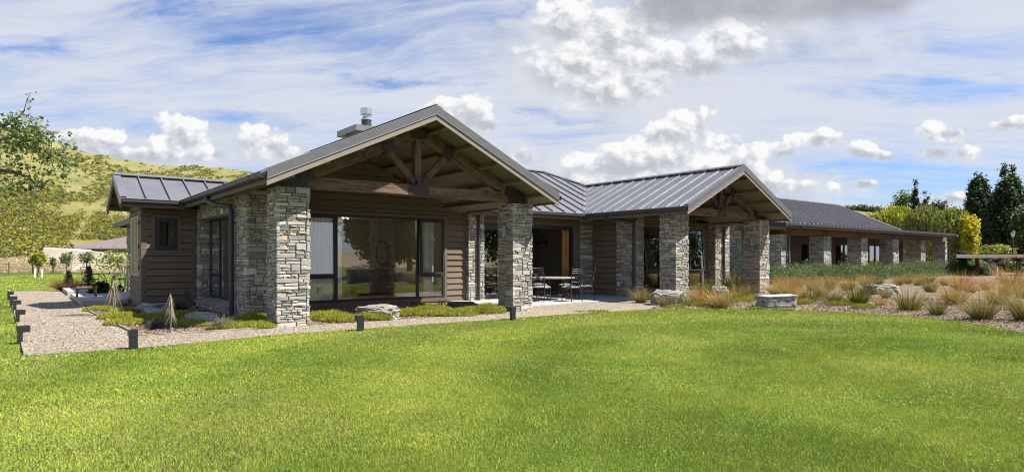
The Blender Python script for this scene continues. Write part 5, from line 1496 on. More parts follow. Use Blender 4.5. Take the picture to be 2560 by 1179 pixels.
# ---- low green ground cover mats
def mats():
    Vs = []; Cs = []
    def mt(c, rx, ry, h, n, dark=1.0, zf=lambda x, y: 0.015):
        a = rng.uniform(0, 2 * pi, n); r_ = np.sqrt(rng.random(n)); x = c[0] + rx * r_ * np.cos(a) * ca + ry * r_ * np.sin(a) * -sa; y = c[1] + rx * r_ * np.cos(a) * sa + ry * r_ * np.sin(a) * ca
        # rx across the view, ry along it
        x = c[0] + (rx * r_ * np.cos(a)) * sa + (ry * r_ * np.sin(a)) * ca; y = c[1] - (rx * r_ * np.cos(a)) * ca + (ry * r_ * np.sin(a)) * sa
        bump = vnoise(x, y, .22, 31) * .7 + vnoise(x, y, .08, 32) * .3
        z = zf(c[0], c[1]) + h * np.sqrt(np.clip(1 - r_ ** 2, 0, 1)) * (.45 + .8 * bump) * rng.uniform(.55, 1, n)
        P = np.stack([x, y, z], 1)
        # short upright needles
        d = rng.normal(size=(n, 3)) * .6; d[:, 2] = np.abs(d[:, 2]) + .7; d /= np.linalg.norm(d, axis=1, keepdims=True)
        s = np.cross(d, rng.normal(size=(n, 3))); s /= np.linalg.norm(s, axis=1, keepdims=True)
        ln = rng.uniform(.04, .09, n)[:, None]; w_ = rng.uniform(.005, .010, n)[:, None]
        Vs.append(np.stack([P - s * w_, P + s * w_, P + d * ln], 1).reshape(-1, 3))
        Cs.append(cols(n, [(0.42, 0.41, 0.045), (0.28, 0.31, 0.035), (0.16, 0.20, 0.03), (0.46, 0.41, 0.07)], [4, 4, 2.5, 1.5], .25) * dark)
    for (px, py, rx, ry, h, n) in ((249, 777, .40, .35, .10, 2600), (300, 797, .5, .35, .12, 3200), (315, 812, .45, .3, .11, 3000), (390, 797, .6, .3, .12, 3200), (470, 815, .75, .3, .10, 3500), (566, 824, .38, .2, .11, 2400), (630, 806, .55, .5, .17, 5200),
                                   (635, 820, .45, .3, .13, 3200), (818, 800, .62, .42, .20, 5500), (850, 806, .4, .22, .15, 2600), (925, 801, .52, .2, .14, 3200), (1012, 790, .55, .30, .16, 4000), (1078, 783, .62, .34, .20, 5000), (1120, 790, .75, .26, .15, 4200), (1216, 783, .52, .34, .22, 5200), (1180, 778, .4, .5, .12, 2600),
                                   (330, 778, .5, .5, .09, 2200), (262, 755, .6, .5, .10, 2200), (440, 790, .5, .4, .10, 2200)):
        mt(at(px, py), rx, ry, h, n)
    for (px, py, rx, ry, h, n) in ((1752, 768, .55, .3, .10, 2200), (1803, 764, .5, .3, .07, 1400), (1856, 762, .5, .3, .08, 1500), (1886, 760, .4, .3, .08, 1200), (1888, 774, .3, .2, .05, 700), (1956, 777, .3, .14, .04, 600), (1998, 768, .42, .25, .12, 1800), (2046, 764, .7, .3, .07, 1500), (2103, 772, .4, .25, .08, 1200), (2160, 777, .35, .2, .08, 1000), (2120, 766, .5, .25, .05, 900), (1480, 780, .5, .1, .03, 300), (1690, 771, .3, .2, .05, 500)):
        mt(bed_at(px, py), rx, ry, h, n, .9, lambda x, y: bedh(x, y))
    o = npmesh('ground_cover', np.vstack(Vs), 3, np.vstack(Cs), 'grass_blade_plain'); kind(o, 'stuff'); o['label'] = 'bright green ground cover mats'
mats()
# loose bark chips over the mulch
def chips():
    n = 90000; th = rng.uniform(AX - R(50), AX + R(45), n); rr = np.sqrt(rng.uniform(10.5 ** 2, 24 ** 2, n)); x, y = rr * np.cos(th), rr * np.sin(th)
    bp = np.array(BED); g1 = np.array([(1.66, 12.96), (2.65, 12.87), (4.91, 12.95), (9.73, 12.94), (11.0, 13.7), (11.0, 17.0), (4.8, 17.0), (4.0, 22.0), (1.4, 22.2), (1.51, 17.57), (1.66, 14.05)])
    k1 = inpoly(bp, x, y); k2 = inpoly(g1, x, y); ok = k1 | k2; x, y, k1 = x[ok], y[ok], k1[ok]
    z = np.array([bedh(a, c) if q else .014 for a, c, q in zip(x, y, k1)]) + rng.uniform(.004, .02, len(x))
    P = np.stack([x, y, z], 1)
    V = leaf_quads(P, rng.uniform(.03, .085, len(x)), aspect=.42, updir=.7)
    o = npmesh('bark_chips', V, 4, cols(len(x), [(0.06, .042, .03), (0.19, .135, .09), (0.33, .24, .16), (0.46, .38, .29)], [2.5, 4, 4, 2], .25), 'dry_leaf'); kind(o, 'stuff'); o['label'] = 'loose bark chips on the mulch beds'
chips()

def pebbles():
    n = 60000; th = rng.uniform(AX - R(2), AX + R(50), n); rr = np.sqrt(rng.uniform(10.5 ** 2, 26 ** 2, n)); x, y = rr * np.cos(th), rr * np.sin(th)
    gp = np.array([(0.12, 11.48), (3.83, 11.75), (8.98, 11.56), (13.52, 11.30), (14.6, 11.1), (15.5, 12.3), (16.2, 14.2), (11.7, 14.0), (9.73, 12.9), (4.91, 12.9), (2.65, 12.82), (1.62, 12.9), (1.62, 14.05), (1.45, 17.57), (1.3, 24.13), (0.0, 24.0)])
    ok = inpoly(gp, x, y); P = np.stack([x[ok], y[ok], .012 + rng.uniform(0, .012, ok.sum())], 1)
    V = leaf_quads(P, rng.uniform(.016, .042, len(P)), aspect=.75, updir=2.2)
    o = npmesh('loose_pebbles', V, 4, cols(len(P), [(0.13, .115, .10), (0.34, .30, .24), (0.48, .44, .37), (0.50, .42, .31), (0.62, .59, .54), (0.40, .39, .37)], [1.2, 3, 4, 2, 2, 2], .2), 'dry_leaf'); kind(o, 'stuff'); o['label'] = 'loose pebbles on the gravel'
pebbles()
# ---- grey twiggy shrubs
def twig_shrub(px, py, rpx, label, palette, n=420, fn=at, hk=.9, leafy=0):
    p = fn(px, py); D = p.x * ca + p.y * sa; r_ = rpx * D / F
    bl = []
    for i in range(n):
        a = random.uniform(0, 2 * pi); el = math.acos(random.uniform(0.05, 1)); d = Vector((math.sin(el) * math.cos(a), math.sin(el) * math.sin(a), math.cos(el) * hk))
        st = d * random.uniform(0, .55) * r_; dd = (d + Vector((random.gauss(0, .45), random.gauss(0, .45), random.gauss(0, .4)))).normalized()
        c = random.choice(palette); k = random.uniform(.7, 1.2)
        bl.append((st + Vector((0, 0, .01)), dd, r_ * random.uniform(.3, .62), random.uniform(-.1, .3), .012, tuple(x * k * .7 for x in c), tuple(x * k for x in c)))
    vs, cs = strips(bl, 2)
    o = npmesh('twiggy_shrub', vs, 4, cs, 'dry_leaf'); o.location = p; tag(o, label, 'shrub', 'twiggy shrubs in the house beds'); return o
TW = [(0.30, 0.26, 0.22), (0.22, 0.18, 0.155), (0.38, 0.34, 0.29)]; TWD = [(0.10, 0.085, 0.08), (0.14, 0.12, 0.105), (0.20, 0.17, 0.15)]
twig_shrub(554, 824, 44, 'rounded grey twiggy shrub in sun by the dark downpipe', TW, 700)
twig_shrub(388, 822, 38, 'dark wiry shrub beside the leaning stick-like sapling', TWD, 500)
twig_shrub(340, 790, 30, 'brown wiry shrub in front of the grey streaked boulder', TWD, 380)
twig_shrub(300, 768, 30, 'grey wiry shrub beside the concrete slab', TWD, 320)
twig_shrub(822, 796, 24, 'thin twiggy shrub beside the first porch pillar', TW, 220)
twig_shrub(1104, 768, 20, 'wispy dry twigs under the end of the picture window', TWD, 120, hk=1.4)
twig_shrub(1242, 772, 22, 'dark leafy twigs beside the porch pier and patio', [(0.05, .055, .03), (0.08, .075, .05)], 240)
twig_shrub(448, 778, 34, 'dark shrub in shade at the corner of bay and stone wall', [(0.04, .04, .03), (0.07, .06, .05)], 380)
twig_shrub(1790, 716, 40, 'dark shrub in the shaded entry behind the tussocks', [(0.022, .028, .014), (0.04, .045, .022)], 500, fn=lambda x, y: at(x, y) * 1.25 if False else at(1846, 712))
# ---- juvenile lancewoods: drooping strap leaves on a bare stick
def lancewood(px, py, hpx, label, shade=1.0, leafy=False):
    p = at(px, py); D = p.x * ca + p.y * sa; h = hpx * D / F
    t_ = thing('lancewood_sapling', label, 'sapling', p, 'stick-like saplings in the side bed', local=True)
    b = MB(); b.tube([(0, 0, 0), (.02 * h, 0, h * .5), (0, .01 * h, h)], [.016, .013, .006], 6); b.build('trunk', 'bark', t_)
    bl = []
    for i in range(64 if not leafy else 46):
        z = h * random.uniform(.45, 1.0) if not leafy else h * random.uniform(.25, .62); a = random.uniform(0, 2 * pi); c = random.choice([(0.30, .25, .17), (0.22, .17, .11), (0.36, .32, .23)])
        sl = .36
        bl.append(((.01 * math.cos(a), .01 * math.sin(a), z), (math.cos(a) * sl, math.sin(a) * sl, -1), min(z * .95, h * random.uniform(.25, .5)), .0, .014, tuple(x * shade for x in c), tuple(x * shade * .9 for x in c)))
    vs, cs = strips(bl, 2); npmesh('leaves', vs, 4, cs, 'dry_leaf', t_)
    if leafy:
        P = np.vstack([np.array([0, 0, h * .82]) + rng.normal(size=(520, 3)) * np.array([.26, .26, .17]) * h * .42])
        V = leaf_quads(P, rng.uniform(.05, .09, len(P)), aspect=.5); npmesh('crown', V, 4, cols(len(P), [(0.20, .27, .05), (0.28, .33, .09), (0.13, .19, .04)], [3, 2, 2]), 'leaf', t_)
lancewood(426, 828, 96, 'pale stick-like sapling with drooping strap leaves at the bed front')
lancewood(283, 790, 172, 'taller stick-like sapling with a light green leafy top beside the bay', leafy=True)
lancewood(468, 778, 60, 'shaded stick-like sapling near the stone jamb of the side window', .5)  # leaf colours darkened for the shade it stands in

# ---- low juniper hedge before the far wing
def hedge():
    t_ = thing('juniper_hedge', 'low spreading blue-green juniper hedge along the verandah of the far wing', 'hedge', (46, 17.6, 0))
    P = []; S = []
    x = 31.5
    while x < 64:
        h = .92 + random.uniform(-.14, .14); wd = random.uniform(.9, 1.3)
        yy = 17.5 + random.uniform(-.25, .25)
        n = 5200
        d = rng.normal(size=(n, 3)); d /= np.linalg.norm(d, axis=1, keepdims=True); d[:, 2] = np.abs(d[:, 2])
        q = np.array([x, yy, .08]) + d * np.array([wd, 1.25, h]) * rng.uniform(.66, 1.06, (n, 1)) * (0.72 + .55 * vnoise(d[:, 0] * 3 + x, d[:, 1] * 3 + d[:, 2] * 3, .5, 77))[:, None]
        P.append(q); S.append(np.full(n, random.uniform(.85, 1.15))); x += wd * .85
    P = np.vstack(P); S = np.hstack(S)
    V = leaf_quads(P, rng.uniform(.055, .115, len(P)), aspect=.42, updir=.1)
    npmesh('foliage', V, 4, cols(len(P), [(0.105, .150, .048), (0.165, .21, .075), (0.045, .07, .022), (0.25, .285, .13)], [4, 3, 3, 1.2], .25, S), 'leaf', t_)
    b = MB()
    for x in np.arange(32, 63, 1.6):
        for k in range(3): b.tube([(x, 17.6, 0), (x + random.uniform(-.5, .5), 17.6 + random.uniform(-.5, .5), .45)], [.03, .012], 5)
    b.build('stems', 'bark', t_)
hedge()

# ================================================================== LEFT YARD
def slab(pts, label):
    b = MB(); b.prism([(x, y, -.02) for x, y in pts], (0, 0, .17)); o = b.build('concrete_step', 'concrete'); tag(o, label, 'step', 'concrete steps beside the gravel')
slab([(1.42, 22.5), (2.60, 22.5), (2.66, 23.2), (3.3, 23.2), (3.3, 27.6), (1.42, 27.6)], 'near concrete landing beside the gravel with the log bench standing on it')
slab([(1.42, 29.2), (3.3, 29.2), (3.3, 33.0), (1.42, 33.0)], 'far concrete landing beside the gravel behind the log bench')
bp_ = at(216, 741, .15); be = thing('log_bench', 'rustic wooden log bench standing on the concrete landing', 'bench', bp_, local=True)
be.scale = (.66, .66, .74)
b = MB(); b.bar((-.42, 0, .40), (.42, .05, .40), .30, .12, bev=.04, seg=6, jit=.012); b.build('seat', 'old_timber', be)
for (x, y) in ((-.36, -.08), (-.34, .12), (.36, -.06), (.34, .14)):
    b = MB(); b.tube([(x * 1.12, y * 1.2, 0), (x, y, .36)], [.045, .055], 8); b.build('leg', 'dark_wood', be)
def yard_table():
    p = at(272, 722); t_ = thing('garden_table', 'dark metal garden table on the side terrace', 'table', p, local=True)
    b = MB(); b.lathe([(0, .70), (.56, .70), (.56, .73), (0, .73)], 28); b.build('tabletop', 'iron', t_)
    for i in range(4):
        a = i * pi / 2 + .4; b = MB(); b.tube([(.46 * math.cos(a), .46 * math.sin(a), .70), (.16 * math.cos(a), .16 * math.sin(a), .38), (.40 * math.cos(a), .40 * math.sin(a), 0)], .018, 6); b.build('leg', 'iron', t_)
    def ch(q, rz, lb):
        c = thing('garden_chair', lb, 'chair', q, 'metal chairs at the garden table', local=True); c.rotation_euler = (0, 0, rz)
        for sx in (-1, 1):
            b = MB(); b.tube([(sx * .24, -.22, 0), (sx * .24, -.2, .44)], .014, 6); b.build('leg', 'iron', c)
            b = MB(); b.tube([(sx * .24, .28, 0), (sx * .24, .2, .44), (sx * .22, .30, .98)], .014, 6); b.build('leg', 'iron', c)
            b = MB(); b.tube([(sx * .24, -.2, .44), (sx * .26, -.2, .66), (sx * .25, .24, .68)], .012, 6); b.build('armrest', 'iron', c)
        b = MB(); b.box(-.25, .25, -.24, .22, .43, .47); b.build('seat', 'iron', c)
        b = MB(); b.tube([(-.22, .30, .98), (0, .31, 1.03), (.22, .30, .98)], .014, 6)
        for x in (-.15, -.05, .05, .15): b.tube([(x, .2, .45), (x, .30, 1.0)], .008, 5)
        b.build('backrest', 'iron', c)
    r_ = Vector((sa, -ca, 0))
    ch(p - r_ * .85, AX + R(0), 'metal garden chair on the lawn side of the garden table'); ch(p + r_ * .80 + Vector((0, -.2, 0)), AX + pi, 'metal garden chair on the house side of the garden table'); ch(p + Vector((ca, sa, 0)) * 1.0, AX - pi / 2, 'metal garden chair behind the garden table')
yard_table()

def tree(name, base, trunk_h, rad, ells, ncl, per, spread, leaf, pal, wts, label, cat='tree', group=None, limbs=5, shell=.75, matn='leaf', aspect=.6, jit=.22):
    base = Vector(base); t_ = thing(name, label, cat, base, group)
    b = MB(); top = base + Vector((random.uniform(-.1, .1), random.uniform(-.1, .1), trunk_h))
    b.tube([base - Vector((0, 0, .1)), base.lerp(top, .5) + Vector((rad, 0, 0)), top], [rad * 1.25, rad, rad * .6], 8)
    for i in range(limbs):
        e = ells[i % len(ells)]; a = random.uniform(0, 2 * pi)
        q = base + Vector((e[0] + e[3] * .6 * math.cos(a), e[1] + e[4] * .6 * math.sin(a), e[2] + e[5] * random.uniform(-.3, .5)))
        s_ = base.lerp(top, random.uniform(.6, 1)); b.tube([s_, s_.lerp(q, .5) + Vector((0, 0, rad)), q], [rad * .5, rad * .33, rad * .1], 6)
    b.build('trunk', 'bark', t_)
    P, N, S = clump_points([(base.x + e[0], base.y + e[1], base.z + e[2], *e[3:]) for e in ells], ncl, per, spread, shell)
    V = leaf_quads(P, leaf * rng.uniform(.7, 1.3, len(P)), N * .5, aspect)
    npmesh('crown', V, 4, cols(len(P), pal, wts, jit, S), matn, t_)
    return t_
GRN = [(0.075, .115, .025), (0.12, .165, .035), (0.05, .08, .02), (0.17, .20, .05)]
# young trees by the wire fence
def sap(px, py, hpx, wpx, pal, label, n=26, per=24, stem=.35):
    p = at(px, py); D = p.x * ca + p.y * sa; s = D / F; h = hpx * s; w_ = wpx * s
    tree('young_tree', p, h * .62, .035 + .01 * h, [(0, 0, h * (.5 + stem / 2), w_ * .36, w_ * .36, h * (1 - stem) * .42), (w_ * .1, 0, h * .8, w_ * .22, w_ * .22, h * .17)], n, per, (w_ * .09, w_ * .09, h * .05), .17, pal, [3, 3, 1, 2], label, group='young trees by the wire fence', limbs=4, shell=.4)
YEL = [(0.24, .27, .03), (0.33, .34, .04), (0.14, .19, .03), (0.40, .37, .07)]; MIDG = [(0.12, .17, .06), (0.18, .23, .09), (0.07, .10, .035), (0.22, .26, .12)]
sap(95, 694, 68, 44, YEL, 'young yellow-green tree held between two white stakes', 40, 34, .35)
sap(132, 684, 42, 24, MIDG, 'small young tree at the wire fence nearest the staked tree', 20, 16)
sap(165, 682, 54, 44, MIDG, 'bushy young tree behind the wire fence left of the white gate', 34, 26, .3)
sap(214, 682, 56, 46, MIDG, 'bushy young tree standing behind the white gate', 34, 26, .3)
sap(298, 680, 40, 24, MIDG, 'young tree at the house end of the white rails', 24, 22, .2)
for px, lb in ((87, 'white stake left of the staked young tree'), (105, 'white stake right of the staked young tree')):
    p = at(px, 695); b = MB(); b.bar(p, p + Vector((0, 0, .66)), .10, .10, up=(0, 1, 0), bev=.01); o = b.build('tree_stake', 'weathered_white'); tag(o, lb, 'stake', 'white tree stakes')
# dark conifer saplings, shrubs by the steps
def conifer(px, py, hpx, label, pal=((0.035, .06, .028), (0.06, .09, .04), (0.02, .035, .018)), wd=.36):
    p = at(px, py); D = p.x * ca + p.y * sa; h = hpx * D / F
    t_ = thing('conifer_sapling', label, 'sapling', p, 'small conifers by the concrete landings')
    b = MB(); b.tube([p, p + Vector((0, 0, h))], [.03, .008], 6); b.build('trunk', 'bark', t_)
    P = []
    for k in range(11):
        f = .18 + .78 * k / 10; r_ = h * wd * (1.02 - f) + .05
        for j in range(7):
            a = j * 2 * pi / 7 + k * .9 + random.uniform(-.2, .2); q = np.linspace(.1, 1, 14)[:, None] * np.array([[math.cos(a) * r_, math.sin(a) * r_, -.10 * r_]]) + np.array([p.x, p.y, p.z + f * h])
            P.append(q + rng.normal(size=q.shape) * .022)
    P = np.vstack(P); npmesh('crown', leaf_quads(P, rng.uniform(.06, .12, len(P)), aspect=.4), 4, cols(len(P), pal, [3, 2, 2]), 'leaf', t_)
conifer(172, 727, 50, 'small open conifer sapling among reddish tussocks behind the far landing')
conifer(222, 730, 66, 'dark open conifer sapling behind the log bench', wd=.30)
for px, lb in ((160, 'reddish-brown tussock left of the small conifer by the far landing'), (189, 'reddish-brown tussock right of the small conifer by the far landing')):
    p = at(px, 727); bl = []
    for i in range(420):
        a = random.uniform(0, 2 * pi); tl = random.uniform(.1, 1.3); c = random.choice([(0.20, .09, .055), (0.13, .06, .04), (0.26, .14, .08)])
        bl.append(((.1 * math.cos(a), .1 * math.sin(a), 0), (math.cos(a) * tl, math.sin(a) * tl, 1), random.uniform(.45, .8), random.uniform(.1, .5), .016, tuple(x * .6 for x in c), c))
    vs, cs = strips(bl, 3); o = npmesh('red_tussock', vs, 4, cs, 'dry_leaf'); o.location = p; tag(o, lb, 'tussock', 'reddish tussocks'); kind(o, 'thing')
def bush(px, py, wpx, hpx, pal, wts, label, n=40, per=40, leaf=.12, group=None, fn=at, name='shrub', D=None):
    p = fn(px, py) if D is None else dep(px, D, py); D = p.x * ca + p.y * sa; s = D / F
    t_ = thing(name, label, 'shrub', p, group); r_ = wpx * s / 2; h = hpx * s
    P, N, S = clump_points([(p.x, p.y, p.z + h * .42, r_, r_, h * .55)], n, per, (r_ * .12, r_ * .12, h * .1), .8)
    npmesh('foliage', leaf_quads(P, leaf * rng.uniform(.7, 1.3, len(P)), N * .5), 4, cols(len(P), pal, wts, .25, S), 'leaf', t_)
    b = MB()
    for k in range(5): b.tube([p, p + Vector((random.uniform(-.5, .5) * r_, random.uniform(-.5, .5) * r_, h * .6))], [.03, .01], 5)
    b.build('stems', 'bark', t_)
DKG = [(0.03, .055, .016), (0.055, .085, .022), (0.02, .032, .012)]
bush(252, 742, 44, 34, DKG, [3, 2, 2], 'dense dark green shrub between log bench and garden table', 60, 50, .10)
bush(292, 736, 30, 22, [(0.09, .05, .035), (0.06, .05, .03), (0.04, .05, .02)], [2, 2, 2], 'dull reddish shrub under the garden table chairs', 40, 40, .09)

# ================================================================== FENCE, GATE, WALL, NEIGHBOUR
fe = thing('wire_fence', 'rusty post-and-wire fence along the dry paddock', 'fence', at(82, 684))
FP = [(-90, 694), (-30, 690), (23, 687), (82, 684), (132, 682), (172, 680)]
fp = [at(*p) for p in FP]
for i, p in enumerate(fp):
    b = MB(); b.tube([p - Vector((0, 0, .1)), p + Vector((0, 0, 1.12))], .06, 7); b.build('post', 'dark_wood' if i % 2 else 'bark', fe)
b = MB()
for z in (.2, .45, .7, .95):
    for i in range(len(fp) - 1): b.tube([fp[i] + Vector((0, 0, z)), fp[i + 1] + Vector((0, 0, z))], .012, 4)
b.build('wire', 'iron', fe)
def rails(pa, pb, h, n, brace=True):
    d = (pb - pa); b = MB()
    for i in range(n): z = h * (.10 + .90 * i / (n - 1)); b.bar(pa + Vector((0, 0, z)), pb + Vector((0, 0, z)), .05, .11)
    for f in (0, .5, 1): q = pa.lerp(pb, f); b.bar(q + Vector((0, 0, .05)), q + Vector((0, 0, h + .06)), .10, .07, up=(d.x, d.y, 0))
    if brace: b.bar(pa + Vector((0, 0, .1)), pa.lerp(pb, .5) + Vector((0, 0, h)), .045, .12)
    return b
ga, gb, gc = at(181, 679), at(243, 677), at(300, 676.5)
gt = thing('farm_gate', 'white five-bar timber gate with diagonal brace', 'gate', ga)
rails(ga, gb, 1.05, 5).build('bars', 'weathered_white', gt)
b = MB(); q = at(175.5, 679.5); b.bar(q, q + Vector((0, 0, 1.35)), .30, .30, up=(0, 1, 0), bev=.03); b.build('gatepost', 'grey_timber', gt)
b = MB(); b.bar(q + Vector((0, 0, .55)), at(160, 684), .10, .12); b.build('stay', 'grey_timber', gt)
rf_ = thing('rail_fence', 'white rail fence running on from the gate towards the house', 'fence', gb)
rails(gb, gc, 1.05, 4, False).build('bars', 'weathered_white', rf_)
# pale rendered wall with a sloping top
D0, D1 = 84, 80
A_ = dep(108, D0); rb_ = ray(338, HZ); tb_ = (A_.y + 0.0) / rb_[1]; B_ = Vector((rb_[0] * tb_, A_.y, 0)); A_.z = 0; DB = tb_
b = MB(); th_ = Vector((ca, sa, 0)) * .3
zA, zB = 1.4 + 27 * D0 / F, 1.4 + 8.5 * DB / F
b.prism([A_ - Vector((0, 0, .3)), B_ - Vector((0, 0, .3)), Vector((B_.x, B_.y, zB)), Vector((A_.x, A_.y, zA))], th_)
o = b.build('boundary_wall', 'render_wall'); tag(o, 'long pale rendered wall whose top slopes down towards the house', 'wall')
A2, B2 = dep(112, 86.5), dep(225, 96)
b = MB(); b.prism([Vector((A2.x, A2.y, 0)), Vector((B2.x, B2.y, 0)), Vector((B2.x, B2.y, 1.4 + 22.5 * 96 / F)), Vector((A2.x, A2.y, 1.4 + 27.5 * 86.5 / F))], th_)
o = b.build('boundary_wall', 'white_paint'); tag(o, 'whiter wall strip standing behind the sloping pale wall', 'wall')
nh = thing('neighbour_house', 'low neighbouring house with mauve-brown hip roof behind the pale wall', 'house', dep(338, 106))
c_ = dep(338, 106); c_.z = 0; r3 = Vector((sa, -ca, 0)); f3 = Vector((ca, sa, 0)); hw = 8.9
def H(u, v, z): q = c_ + r3 * u + f3 * v; return (q.x, q.y, z)
ez = 1.4 + 24.5 * 106 / F; 
b = MB(); vs = [H(-hw, -5, ez), H(hw, -5, ez), H(hw, 9, ez + .0), H(-hw, 9, ez), H(-2.2, 2, ez + 2.2), H(2.2, 2, ez + 2.2)]
b.add(vs + [(x, y, z - .18) for x, y, z in vs[:4]], [(0, 1, 5, 4), (1, 2, 5), (2, 3, 4, 5), (3, 0, 4), (6, 7, 1, 0), (7, 8, 2, 1), (8, 9, 3, 2), (9, 6, 0, 3), (9, 8, 7, 6)]); b.build('roof', 'mauve_roof', nh)
b = MB(); vs = [H(-hw + .7, -4.3, -.2), H(hw - .7, -4.3, -.2), H(hw - .7, 8.3, -.2), H(-hw + .7, 8.3, -.2)]
b.add(vs + [(x, y, ez - .1) for x, y, _ in vs], [(0, 1, 5, 4), (1, 2, 6, 5), (2, 3, 7, 6), (3, 0, 4, 7)]); b.build('wall', 'house_wall_tan', nh)
b = MB(); vs = [H(-4.6, -4.33, .6), H(-3.0, -4.33, .6), H(-3.0, -4.33, ez - .25), H(-4.6, -4.33, ez - .25)]; b.add(vs, [(0, 1, 2, 3)]); b.build('window', 'frame_dark', nh)
b = MB(); vs = [H(-2.2, -4.33, .6), H(-1.4, -4.33, .6), H(-1.4, -4.33, ez - .25), H(-2.2, -4.33, ez - .25)]; b.add(vs, [(0, 1, 2, 3)]); b.build('window', 'frame_dark', nh)

# ================================================================== HILL
CRP = np.array([-1600, -600, 0, 90, 180, 300, 400, 500, 600, 760, 1200, 1700, 2100, 2200, 2330, 2450, 2700, 3600, 5000], float)
CRT = np.array([.10, .18, .212, .198, .174, .158, .149, .146, .140, .12, .10, .10, .086, .080, .068, .045, .03, .03, .02])
HD0, HDC = 62.0, 260.0
def hill_z(px, D):
    tt = np.interp(px, CRP, CRT); zc = tt * HDC + 1.4
    f = np.clip((D - HD0) / (HDC - HD0), 0, None)
    z = np.where(f < 1, zc * np.minimum(f, 1) ** 1.85, zc * (1 - .12 * (f - 1)))
    wx = (px - CX) / F * D
    gul = (vnoise(wx, D, 24, 51) - .5) * 3.4 + (vnoise(wx, D, 9, 52) - .5) * 1.2
    return z + gul * np.clip(f * 1.6, 0, 1) * np.clip(1.25 - f, .12, 1) - .05
def hill_pt(px, D):
    u = (px - CX) / F
    return np.stack([(ca + sa * u) * D, (sa - ca * u) * D, hill_z(px, D)], -1)
pxs = np.concatenate([np.arange(-1600, -200, 60), np.arange(-200, 760, 9), np.arange(760, 1900, 60), np.arange(1900, 2700, 14), np.arange(2700, 5000, 80)]).astype(float)
Ds = np.concatenate([np.arange(62, 150, 2.0), np.arange(150, 270, 2.5), np.arange(270, 520, 20)])
PX, DD = np.meshgrid(pxs, Ds, indexing='ij'); V = hill_pt(PX.ravel(), DD.ravel()); ni, nj = len(pxs), len(Ds)
b = MB(); b.v = [tuple(v) for v in V]; b.f = [(i * nj + j, (i + 1) * nj + j, (i + 1) * nj + j + 1, i * nj + j + 1) for i in range(ni - 1) for j in range(nj - 1)]; b.m = [0] * len(b.f); b.c = [None] * len(b.f)
def m_hill2(k):
    p = pos(k)
    n = k.noise(p, 0.018, 5, 0.6); n2 = k.noise(p, 0.09, 6, 0.65); n3 = k.noise(p, 0.6, 5, 0.7); n4 = k.noise(p, 0.035, 4, 0.6)
    z = k.add('ShaderNodeSeparateXYZ', i={0: p}).outputs[2]
    a = k.mix(k.maprange(n2, 0.35, 0.65), c4(0.155, 0.15, 0.042), c4(0.265, 0.23, 0.09))
    hi = k.mix(k.maprange(n2, 0.35, 0.62), c4(0.16, 0.16, 0.050), c4(0.26, 0.235, 0.10))
    c = k.mix(k.maprange(k.math('ADD', z, k.math('MULTIPLY', n, 16.0)), 26, 44), a, hi)
    c = k.mix(k.maprange(n3, 0.48, 0.72, 0, 0.35), c, c4(0.13, 0.13, 0.045))
    c = k.mix(k.maprange(n4, 0.55, 0.66, 0, 0.5), c, c4(0.30, 0.235, 0.16))
    dry = k.mix(k.maprange(n3, 0.35, 0.7), c4(0.42, 0.33, 0.20), c4(0.26, 0.19, 0.11))
    c = k.mix(k.maprange(k.math('ADD', z, k.math('MULTIPLY', n2, 3.0)), 2.6, 4.6), dry, c)
    return prin(k, c, 0.95, spec=0.1, normal=k.bump(n3, 0.8, 0.5))
mat('hill_grass2', m_hill2)
hl = kind(b.build('hill', 'hill_grass2', smooth=True), 'structure')
def scrub():
    P = []; C = []; SZ = []
    n = 15000
    px = np.concatenate([rng.uniform(-320, 700, n), rng.uniform(1950, 2500, 900)]); D = 88 + (HDC + 4 - 88) * rng.random(len(px)) ** .9
    q = hill_pt(px, D); wx = (px - CX) / F * D
    f = (D - 88) / (HDC - 88)
    den = vnoise(wx, D, 17, 61) * .6 + vnoise(wx, D, 6, 62) * .4
    keep = den > (.33 + .26 * f ** 1.3) ; keep |= (rng.random(len(px)) < .08)
    bare = np.abs((px - 150) - (D - 95) * 1.15) < 13
    keep &= ~(bare & (D < 190)); keep &= ~((px > 180) & (px < 420) & (D < 122))
    px, D, q, f = px[keep], D[keep], q[keep], f[keep]
    pal = np.array([(0.29, .265, .034), (0.25, .245, .045), (0.20, .215, .05), (0.13, .15, .042), (0.22, .185, .105), (0.33, .275, .035)]); w_ = np.array([2.6, 3, 3, 2.2, 1.3, .9]); w_ /= w_.sum()
    for i in range(len(px)):
        k = 34; s = rng.uniform(.5, 1.6) * (1.0 if f[i] < .5 else .6)
        d = rng.normal(size=(k, 3)); d /= np.linalg.norm(d, axis=1, keepdims=True); d[:, 2] = np.abs(d[:, 2])
        P.append(q[i] + d * np.array([s, s, s * .85]) * rng.uniform(.5, 1, (k, 1)))
        C.append(np.repeat(pal[rng.choice(6, p=w_)][None], k, 0) * rng.uniform(.7, 1.25, (k, 1))); SZ.append(np.full(k, .20 + .16 * s))
    P = np.vstack(P); C = np.vstack(C); SZ = np.hstack(SZ) * rng.uniform(.7, 1.3, len(P))
    o = npmesh('gorse_scrub', leaf_quads(P, SZ, aspect=.75), 4, C, 'leaf'); kind(o, 'stuff'); o['label'] = 'yellow-green gorse scrub covering the hillside'
scrub()
